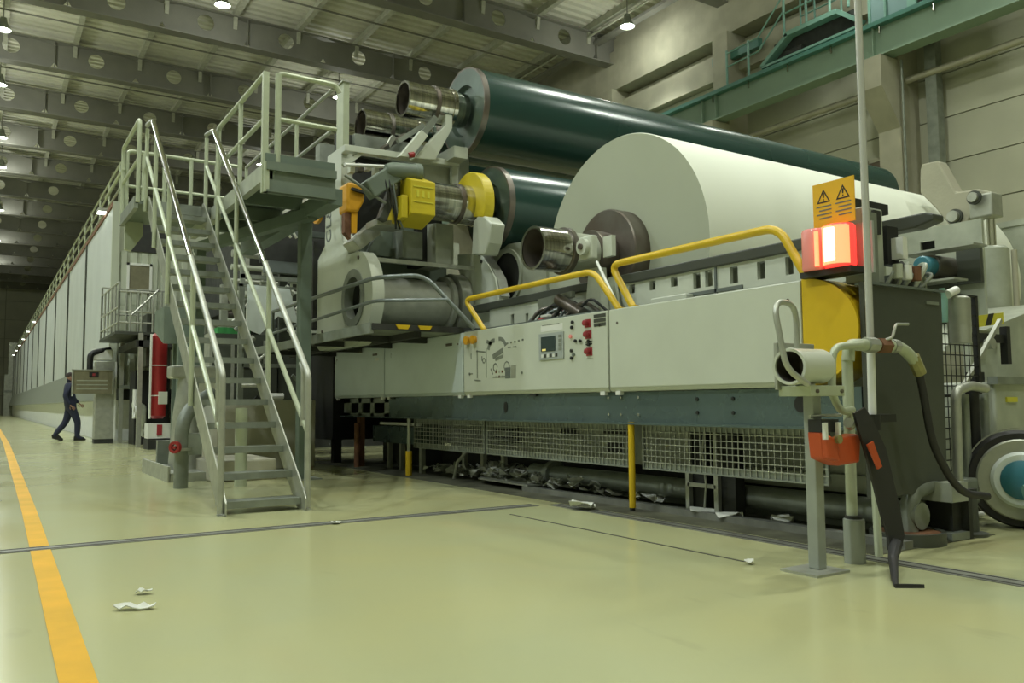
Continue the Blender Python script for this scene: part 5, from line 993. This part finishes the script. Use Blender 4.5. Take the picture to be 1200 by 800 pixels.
# orange clamp tool and straps
t = thing('hanging_orange_tool', 'orange red plastic tool box hanging between the pipe stand and the black strap', 'tool', (3.75, 2.74, 0.55))
part(t, 'body', MB().prism([(3.60, 0.725), (3.72, 0.68), (3.90, 0.705), (3.93, 0.69), (3.91, 0.555), (3.74, 0.545), (3.615, 0.585)], 'y', 2.70, 2.79), 'orangered', bev=0.012)
part(t, 'front_facet', MB().prism([(3.60, 0.72), (3.70, 0.675), (3.70, 0.57), (3.615, 0.59)], 'y', 2.67, 2.71), 'orangered', bev=0.01)
part(t, 'black_top', MB().box(3.60, 3.74, 2.70, 2.78, 0.72, 0.785), 'black'); part(t, 'hanging_rod', MB().cyl((3.60, 2.77, 0.80), (3.86, 2.77, 0.805), 0.008, 8), 'galv')
for x in (3.60, 3.705): part(t, 'white_clip', MB().box(x-0.008, x+0.012, 2.67, 2.69, 0.685, 0.77), 'white')
part(t, 'disc', MB().cyl((3.68, 2.65, 0.685), (3.68, 2.67, 0.685), 0.022, 14), 'brass'); part(t, 'silver_buckle', MB().cyl((3.82, 2.70, 0.765), (3.87, 2.72, 0.75), 0.026), 'galv')
t = thing('black_strap', 'wide black lifting strap hanging to the floor with an orange tag', 'strap', (4.1, 2.7, 0))
sp_ = [(4.03, 2.68, 0.80), (4.08, 2.66, 0.70), (4.17, 2.64, 0.45), (4.22, 2.62, 0.22), (4.16, 2.55, 0.10), (4.03, 2.46, 0.03), (3.96, 2.40, 0.012)]
def strip_mesh(pts, ws, th=0.008):
    mb = MB(); vs = []
    for i, (p, w_) in enumerate(zip(pts, ws)):
        d = Vector(pts[min(i+1, len(pts)-1)])-Vector(pts[max(i-1, 0)]); side = d.cross(Vector((0.3, 1, 0))).normalized()
        if side.x < 0: side = -side
        nrm = side.cross(d).normalized()
        for sx, sy in ((-1,-1),(1,-1),(1,1),(-1,1)): vs.append(Vector(p)+side*sx*w_/2+nrm*sy*th/2)
    fs = []
    for i in range(len(pts)-1):
        for k in range(4): fs.append((4*i+k, 4*i+(k+1)%4, 4*i+4+(k+1)%4, 4*i+4+k))
    fs += [(0,1,2,3), tuple(4*(len(pts)-1)+k for k in (3,2,1,0))]
    return mb.add(vs, fs)
part(t, 'webbing', strip_mesh([(3.87, 2.67, 0.83), (3.90, 2.66, 0.76), (3.97, 2.65, 0.61), (4.06, 2.64, 0.30), (4.085, 2.63, 0.17), (4.05, 2.62, 0.09)], [0.07, 0.10, 0.125, 0.12, 0.10, 0.07], 0.02), 'rubber')
part(t, 'tail', MB().tube([(4.07, 2.62, 0.13), (3.98, 2.58, 0.07), (3.86, 2.50, 0.04), (3.74, 2.42, 0.018), (3.655, 2.36, 0.01)], [0.036, 0.025, 0.020, 0.016, 0.010], 10), 'rubber')
part(t, 'floor_tail', strip_mesh([(3.65, 2.362, 0.008), (3.70, 2.325, 0.008), (3.76, 2.285, 0.008)], [0.022, 0.022, 0.018], 0.008), 'rubber')
part(t, 'orange_tag', strip_mesh([(3.895, 2.63, 0.66), (3.955, 2.62, 0.53)], [0.04, 0.03], 0.012), 'orangered')
# ================================================================ RIGHT BACKGROUND
# hose reel at the right edge
t = thing('hose_reel', 'round hose reel with black rim, cream flange and blue hub at the right edge', 'hose reel', (5.78, 2.80, 0))
HC = (5.72, 2.78, 0.335)
a = (5.98, 2.90, 0.335); b = (6.84, 3.40, 0.335)
part(t, 'tyre', MB().lathe(a, b, [(0.02, 0.20), (0.0, 0.27), (0.0, 0.315), (0.05, 0.33), (0.24, 0.33), (0.28, 0.30), (0.28, 0.2), (0.02, 0.2)], 56), 'rubber')
part(t, 'flange', MB().lathe(a, b, [(-0.02, 0.14), (-0.02, 0.265), (-0.01, 0.275), (0.02, 0.275)], 48), 'galv'); part(t, 'inner_ring', MB().lathe(a, b, [(-0.05, 0.11), (-0.05, 0.17), (-0.03, 0.19), (-0.02, 0.19)], 40), 'whiteglow'); part(t, 'hub', MB().lathe(a, b, [(-0.09, 0), (-0.09, 0.07), (-0.06, 0.13), (-0.03, 0.14)], 32), 'blue')
part(t, 'outer_wire', MB().ring((6.04, 2.935, 0.345), (6.045, 2.938, 0.345), 0.342, 0.332, 48), 'galv'); part(t, 'foot', MB().box(5.72, 5.95, 2.66, 2.74, 0, 0.07), 'teal'); part(t, 'foot_leg', MB().bar((5.80, 2.72, 0.05), (5.9, 2.84, 0.3), 0.05), 'teal')
# grid gate and pipes between plate and reel
t = thing('black_grid_gate', 'black wire grid gate between the dark end plate and the beige housing', 'gate', (5.6, 3.3, 0.3))
gx0, gx1, gz0, gz1 = 5.72, 6.28, 0.15, 1.66
part(t, 'frame', MB().box(gx0, gx0+0.015, 3.30, 3.32, gz0, gz1).box(gx1-0.02, gx1+0.012, 3.30, 3.33, gz0, gz1).box(gx0, gx1, 3.30, 3.32, gz1-0.015, gz1).box(gx0, gx1, 3.30, 3.32, 0.90, 0.92).box(gx0, gx1, 3.30, 3.32, gz0, gz0+0.015), 'black')
wm_ = MB()
for k in range(1, 9): wm_.bar((gx0+(gx1-gx0)*k/9, 3.31, gz0), (gx0+(gx1-gx0)*k/9, 3.31, gz1), 0.005)
for k in range(1, 20): wm_.bar((gx0, 3.31, gz0+(gz1-gz0)*k/20), (gx1, 3.31, gz0+(gz1-gz0)*k/20), 0.008)
part(t, 'wires', wm_, 'black', kind='stuff')
part(t, 'left_bar', MB().bar((5.715, 3.250, 1.627), (5.549, 3.250, 1.020), 0.014), 'galv')
t = thing('filter_cans', 'small bottle and grey canister hanging on the grid gate', 'canister', (5.55, 3.25, 1.3))
part(t, 'bottle', MB().lathe((5.64, 3.2, 1.42), (5.64, 3.2, 1.66), [(0, 0), (0, 0.03), (0.16, 0.035), (0.2, 0.02), (0.24, 0.02), (0.24, 0)], 16), 'teal'); part(t, 'canister', MB().lathe((5.84, 3.2, 1.28), (5.84, 3.2, 1.62), [(0, 0), (0, 0.075), (0.32, 0.08), (0.34, 0.05), (0.34, 0)], 20), 'galv'); part(t, 'fitting', MB().cyl((5.70, 3.2, 1.62), (5.82, 3.2, 1.66), 0.03), 'white')
t = thing('bent_vertical_pipe', 'pale vertical pipe bent over at the top beside the hose reel', 'pipe', (5.45, 3.1, 0.5))
part(t, 'pipe', MB().tube(bend([(5.55, 3.10, 0.30), (5.57, 3.10, 0.94), (5.80, 3.12, 0.98), (6.05, 3.15, 0.96)], 0.07, 5), 0.033, 14), 'galv')
for x in (5.86, 6.12): part(t, 'upright', MB().cyl((x, 3.2, 0.22), (x, 3.2, 0.92), 0.030, 12), 'galvd')
part(t, 'dark_upright', MB().cyl((6.0, 3.22, 0.2), (6.0, 3.22, 0.95), 0.045), 'black'); part(t, 'base_block', MB().box(5.50, 5.95, 3.12, 3.28, 0.16, 0.34), 'galvd', bev=0.02)
t = thing('floor_elbow_pipe', 'thick grey pipe elbow standing in an orange rimmed floor collar', 'pipe', (4.85, 3.1, 0))
part(t, 'pipe', MB().tube(bend([(4.90, 3.06, 0.03), (4.92, 3.06, 0.30), (5.15, 3.06, 0.34), (5.45, 3.15, 0.38)], 0.10, 6), 0.055, 16), 'galvd'); part(t, 'lower_pipe', MB().cyl((4.95, 3.15, 0.20), (5.6, 3.2, 0.26), 0.035, 12), 'galvd')
part(t, 'collar', MB().ring((4.88, 3.06, 0.0), (4.88, 3.06, 0.075), 0.22, 0.19, 32), 'darkgrey'); part(t, 'collar_top', MB().cyl((4.88, 3.06, 0.0), (4.88, 3.06, 0.068), 0.195, 32), 'rust')
single('iron_pedestal', MB().lathe((5.45, 2.98, 0), (5.45, 2.98, 0.30), [(0, 0), (0, 0.11), (0.02, 0.11), (0.03, 0.055), (0.28, 0.05), (0.30, 0)], 20), 'darkgrey', 'dark iron pedestal on the floor left of the hose reel', 'pedestal')
single('white_floor_pipe', MB().cyl((4.95, 3.25, 0.03), (6.3, 3.35, 0.03), 0.022, 10), 'white', 'thin white pipe lying on the floor behind the iron pedestal', 'pipe')
# beige housing on the right
t = thing('beige_housing', 'large beige machine housing at the right edge behind the hose reel', 'machine housing', (7.32, 4, 0))
part(t, 'lower_box', MB().box(6.67, 8.22, 3.40, 5.0, 0.0, 1.02), 'creamd', bev=0.02); part(t, 'upper_slope', MB().prism([(6.97, 1.02), (9.02, 1.02), (9.02, 1.85), (7.07, 1.35)], 'y', 4.0, 5.2), 'creamd')
part(t, 'hatch', MB().box(6.94, 7.32, 3.96, 4.0, 1.02, 1.30), 'conc'); part(t, 'yellow_label', MB().box(6.82, 6.98, 3.385, 3.40, 0.86, 0.90), 'hazy'); part(t, 'dark_gap', MB().box(6.62, 6.72, 3.5, 3.6, 0, 1.1), 'black'); part(t, 'ledge', MB().box(6.64, 8.22, 3.36, 3.44, 1.0, 1.06), 'galvd')
part(t, 'strut', MB().bar((6.299, 3.450, 0.967), (6.901, 3.450, 1.519), 0.03), 'galv')
t = thing('hazard_plate', 'yellow and black striped hazard plate in front of the lift cylinder', 'hazard marking', (6.3, 3.6, 1.5))
hz0, hz1, hx0, hx1 = 1.49, 1.585, 6.83, 7.26
part(t, 'plate', MB().prism([(hx0, hz0-0.02), (hx1, hz0+0.03), (hx1, hz1+0.03), (hx0, hz1-0.02)], 'y', 3.6, 3.62), 'hazy')
part(t, 'black_stripe', MB().prism([(hx0+0.13, hz0-0.002), (hx0+0.21, hz0+0.008), (hx0+0.27, hz1+0.015), (hx0+0.19, hz1+0.005)], 'y', 3.594, 3.60), 'black'); part(t, 'support', MB().box(hx0, hx1+0.1, 3.62, 3.66, 1.36, 1.43), 'black'); part(t, 'pin', MB().cyl((7.0, 3.56, 1.34), (7.0, 3.66, 1.34), 0.045, 16), 'galv'); part(t, 'back_plate', MB().box(6.83, 7.25, 3.66, 3.72, 1.05, 1.46), 'creamd'); part(t, 'dark_shaft', MB().box(7.30, 7.36, 3.6, 3.66, 1.18, 1.5), 'black')
# link arm and lift cylinder
AX = 9.5; AYc = 4.9
def PA(u, v): pass
t = thing('reel_lowering_arm', 'big beige V-shaped link arm with two pins beyond the right end of the paper roll', 'machine arm', (9.5, 5.1, 2.5))
A_ = [(9.500, 5.569, 3.736), (9.500, 5.368, 3.727), (9.500, 5.173, 3.301), (9.500, 4.918, 3.284), (9.500, 4.788, 3.225), (9.500, 4.795, 3.070), (9.500, 4.988, 3.031), (9.500, 5.062, 2.906), (9.500, 5.173, 2.876), (9.500, 5.272, 2.925), (9.500, 5.426, 3.160), (9.500, 5.607, 3.387), (9.500, 5.595, 3.658)]
part(t, 'arm', MB().prism([(p[1], p[2]) for p in A_], 'x', 9.5, 9.7), 'conc', bev=0.02)
p_ = (9.500, 5.187, 3.010); part(t, 'pin', MB().cyl((9.42, p_[1], p_[2]), (9.5, p_[1], p_[2]), 0.065, 24), 'galv'); part(t, 'pin_ring', MB().ring((9.47, p_[1], p_[2]), (9.5, p_[1], p_[2]), 0.09, 0.06, 24), 'darkgrey')
p_ = (9.500, 4.904, 3.162); part(t, 'pin', MB().cyl((9.33, p_[1], p_[2]), (9.40, p_[1], p_[2]), 0.055, 24), 'galv'); part(t, 'pin_ring', MB().ring((9.37, p_[1], p_[2]), (9.40, p_[1], p_[2]), 0.08, 0.05, 24), 'darkgrey')
t = thing('lift_cylinder', 'upright beige hydraulic cylinder with bright rod under the link arm', 'cylinder', (9.55, 4.75, 0))
ct = (9.600, 4.870, 2.605); cx, cy = ct[0], ct[1]
part(t, 'clevis', MB().box(cx-0.16, cx+0.08, cy-0.13, cy+0.13, ct[2]+0.33, ct[2]+0.60), 'galv', bev=0.02); part(t, 'rod', MB().cyl((cx, cy, ct[2]-0.05), (cx, cy, ct[2]+0.34), 0.07, 20), 'chrome')
part(t, 'barrel', MB().lathe((cx, cy, 0.5), (cx, cy, 3), [(0, 0), (0, 0.19), (ct[2]-0.5-0.03, 0.19), (ct[2]-0.5, 0.16), (ct[2]-0.5, 0)], 32), 'creamd'); part(t, 'side_tube', MB().cyl((cx+0.1, cy-0.21, 1.2), (cx+0.1, cy-0.21, ct[2]-0.05), 0.03), 'conc'); part(t, 'base', MB().box(cx-0.3, cx+0.3, cy-0.25, cy+0.25, 0, 0.5), 'creamd')
# drive side frame and fittings
t = thing('drive_side_frame', 'grey beige far side frame with a square dark hole beyond the paper roll', 'machine frame', (11.6, 7, 0))
part(t, 'plate', MB().box(11.6, 11.9, 5.4, 10.5, 0.0, 3.2), 'creamd'); part(t, 'top_plate', MB().box(11.58, 11.95, 5.3, 10.5, 3.2, 3.28), 'creamd')
t = thing('carriage_plate', 'grey beige plate with a square dark hole under the right end of the paper roll', 'machine frame', (8.4, 4.8, 0))
mb = MB(); mb.box(8.4, 8.44, 4.98, 5.24, 1.72, 2.70).box(8.4, 8.44, 4.33, 4.82, 1.72, 2.70).box(8.4, 8.44, 4.82, 4.98, 1.72, 2.37).box(8.4, 8.44, 4.82, 4.98, 2.56, 2.70)
part(t, 'plate', mb, 'creamd'); part(t, 'hole_back', MB().box(8.50, 8.52, 4.7, 5.1, 2.2, 2.7), 'black')
t = thing('blue_motor', 'round blue motor end on a bracket between the paper roll and the lift cylinder', 'motor', (8, 4.7, 2.2))
q_ = (8.000, 4.685, 2.228)
part(t, 'cap', MB().lathe((7.9, q_[1], q_[2]), (8.3, q_[1], q_[2]), [(0, 0), (0, 0.085), (0.02, 0.1), (0.15, 0.1), (0.15, 0)], 32), 'blue'); part(t, 'body', MB().cyl((8.05, q_[1], q_[2]), (8.38, q_[1]-0.02, q_[2]), 0.12, 24), 'steeld')
part(t, 'upper_bracket', MB().box(7.95, 8.2, q_[1]-0.5, q_[1]+0.25, q_[2]+0.14, q_[2]+0.16), 'galv'); part(t, 'lower_bracket', MB().box(7.95, 8.2, q_[1]-0.3, q_[1]+0.35, q_[2]-0.17, q_[2]-0.15), 'galv'); part(t, 'black_frame', MB().box(8.33, 8.38, q_[1]-0.36, q_[1]-0.12, q_[2]-0.18, q_[2]+0.18), 'darkgrey')
part(t, 'carrier', MB().box(8.2, 8.38, q_[1]-0.1, q_[1]+0.2, 1.68, q_[2]-0.17), 'darkgrey')
# ================================================================ PAPER SCRAPS ON THE FLOOR
def scrap(x, y_, w_, l_, rot, lab, h=0.02):
    mb = MB(); rnd = random.Random(int(x*100+y_*7)); n = 7; vs = []
    for j in range(2):
        for i in range(n):
            u = (i/(n-1)-0.5)*l_; v_ = (j-0.5)*w_*(0.4+0.6*math.sin(PI*(i+0.7)/n)); z = 0.006+h*rnd.random()
            vs.append((x+u*math.cos(rot)-v_*math.sin(rot), y_+u*math.sin(rot)+v_*math.cos(rot), z))
    fs = [(i, i+1, n+i+1, n+i) for i in range(n-1)]
    mb.add(vs, fs); o = single('paper_scrap', mb, 'scrap', lab, 'paper scrap', 'paper scraps on the floor'); md = o.modifiers.new('solid', 'SOLIDIFY'); md.thickness = 0.004; return o
for (u, v, w_, l_, r, lab) in ((158,714,0.045,0.16,0.25,'longer white paper scrap on the floor right of the yellow line'), (169,696,0.03,0.07,0.4,'small paper scrap just behind the longer one near the yellow line'),):
    pass
p_ = (0.591, 3.964, 0.000); scrap(p_[0], p_[1], 0.06, 0.17, -0.45, 'longer white paper scrap on the floor right of the yellow line')
p_ = (0.673, 4.258, 0.000); scrap(p_[0], p_[1], 0.05, 0.07, -0.3, 'small paper scrap just behind the longer one near the yellow line')
p_ = (2.235, 5.899, 0.000); scrap(p_[0], p_[1], 0.06, 0.07, 0.1, 'tiny scrap on the steel floor strip right of the stairs')
p_ = (4.208, 5.490, 0.000); scrap(p_[0], p_[1], 0.2, 0.2, 0.1, 'crumpled scrap at the left of the bright yellow post foot', 0.08)
p_ = (3.534, 3.139, -0.000); scrap(p_[0], p_[1], 0.05, 0.05, 0.1, 'tiny scrap in the open floor left of the pipe stand')
for (x, y_, s) in ((4.72, 4.62, 0.22), (4.70, 4.35, 0.2), (4.80, 3.95, 0.16)): scrap(x, y_, s, s*1.2, 0.6, {4.62: 'crumpled paper at the foot of the double frame leg, left piece', 4.35: 'crumpled paper at the foot of the double frame leg, right piece', 3.95: 'pale paper strip on the kerb right of the double frame leg'}[y_], 0.07)
mb = MB(); rnd = random.Random(4)
for k in range(420):
    y_ = rnd.uniform(5.3, 9.6); x = rnd.uniform(4.72, 5.25); 
    if rnd.random() < 0.45: y_ = rnd.gauss(7.2, 0.7)
    s = rnd.uniform(0.02, 0.11); z = 0.05+rnd.random()*0.10*(1 if 6 < y_ < 8.6 else 0.3)
    vs = []
    for q in range(5):
        an = 2*PI*q/5+rnd.random(); vs.append((x+math.cos(an)*s*rnd.uniform(.4, 1), y_+math.sin(an)*s*rnd.uniform(.4, 1.3), z+rnd.uniform(-0.5, 1)*s*0.8))
    mb.add(vs, [(0, 1, 2), (0, 2, 3), (0, 3, 4)])
single('paper_shreds', mb, 'scrap', 'heap of whitish paper shreds on the floor under the machine front', 'paper waste', kind='stuff')
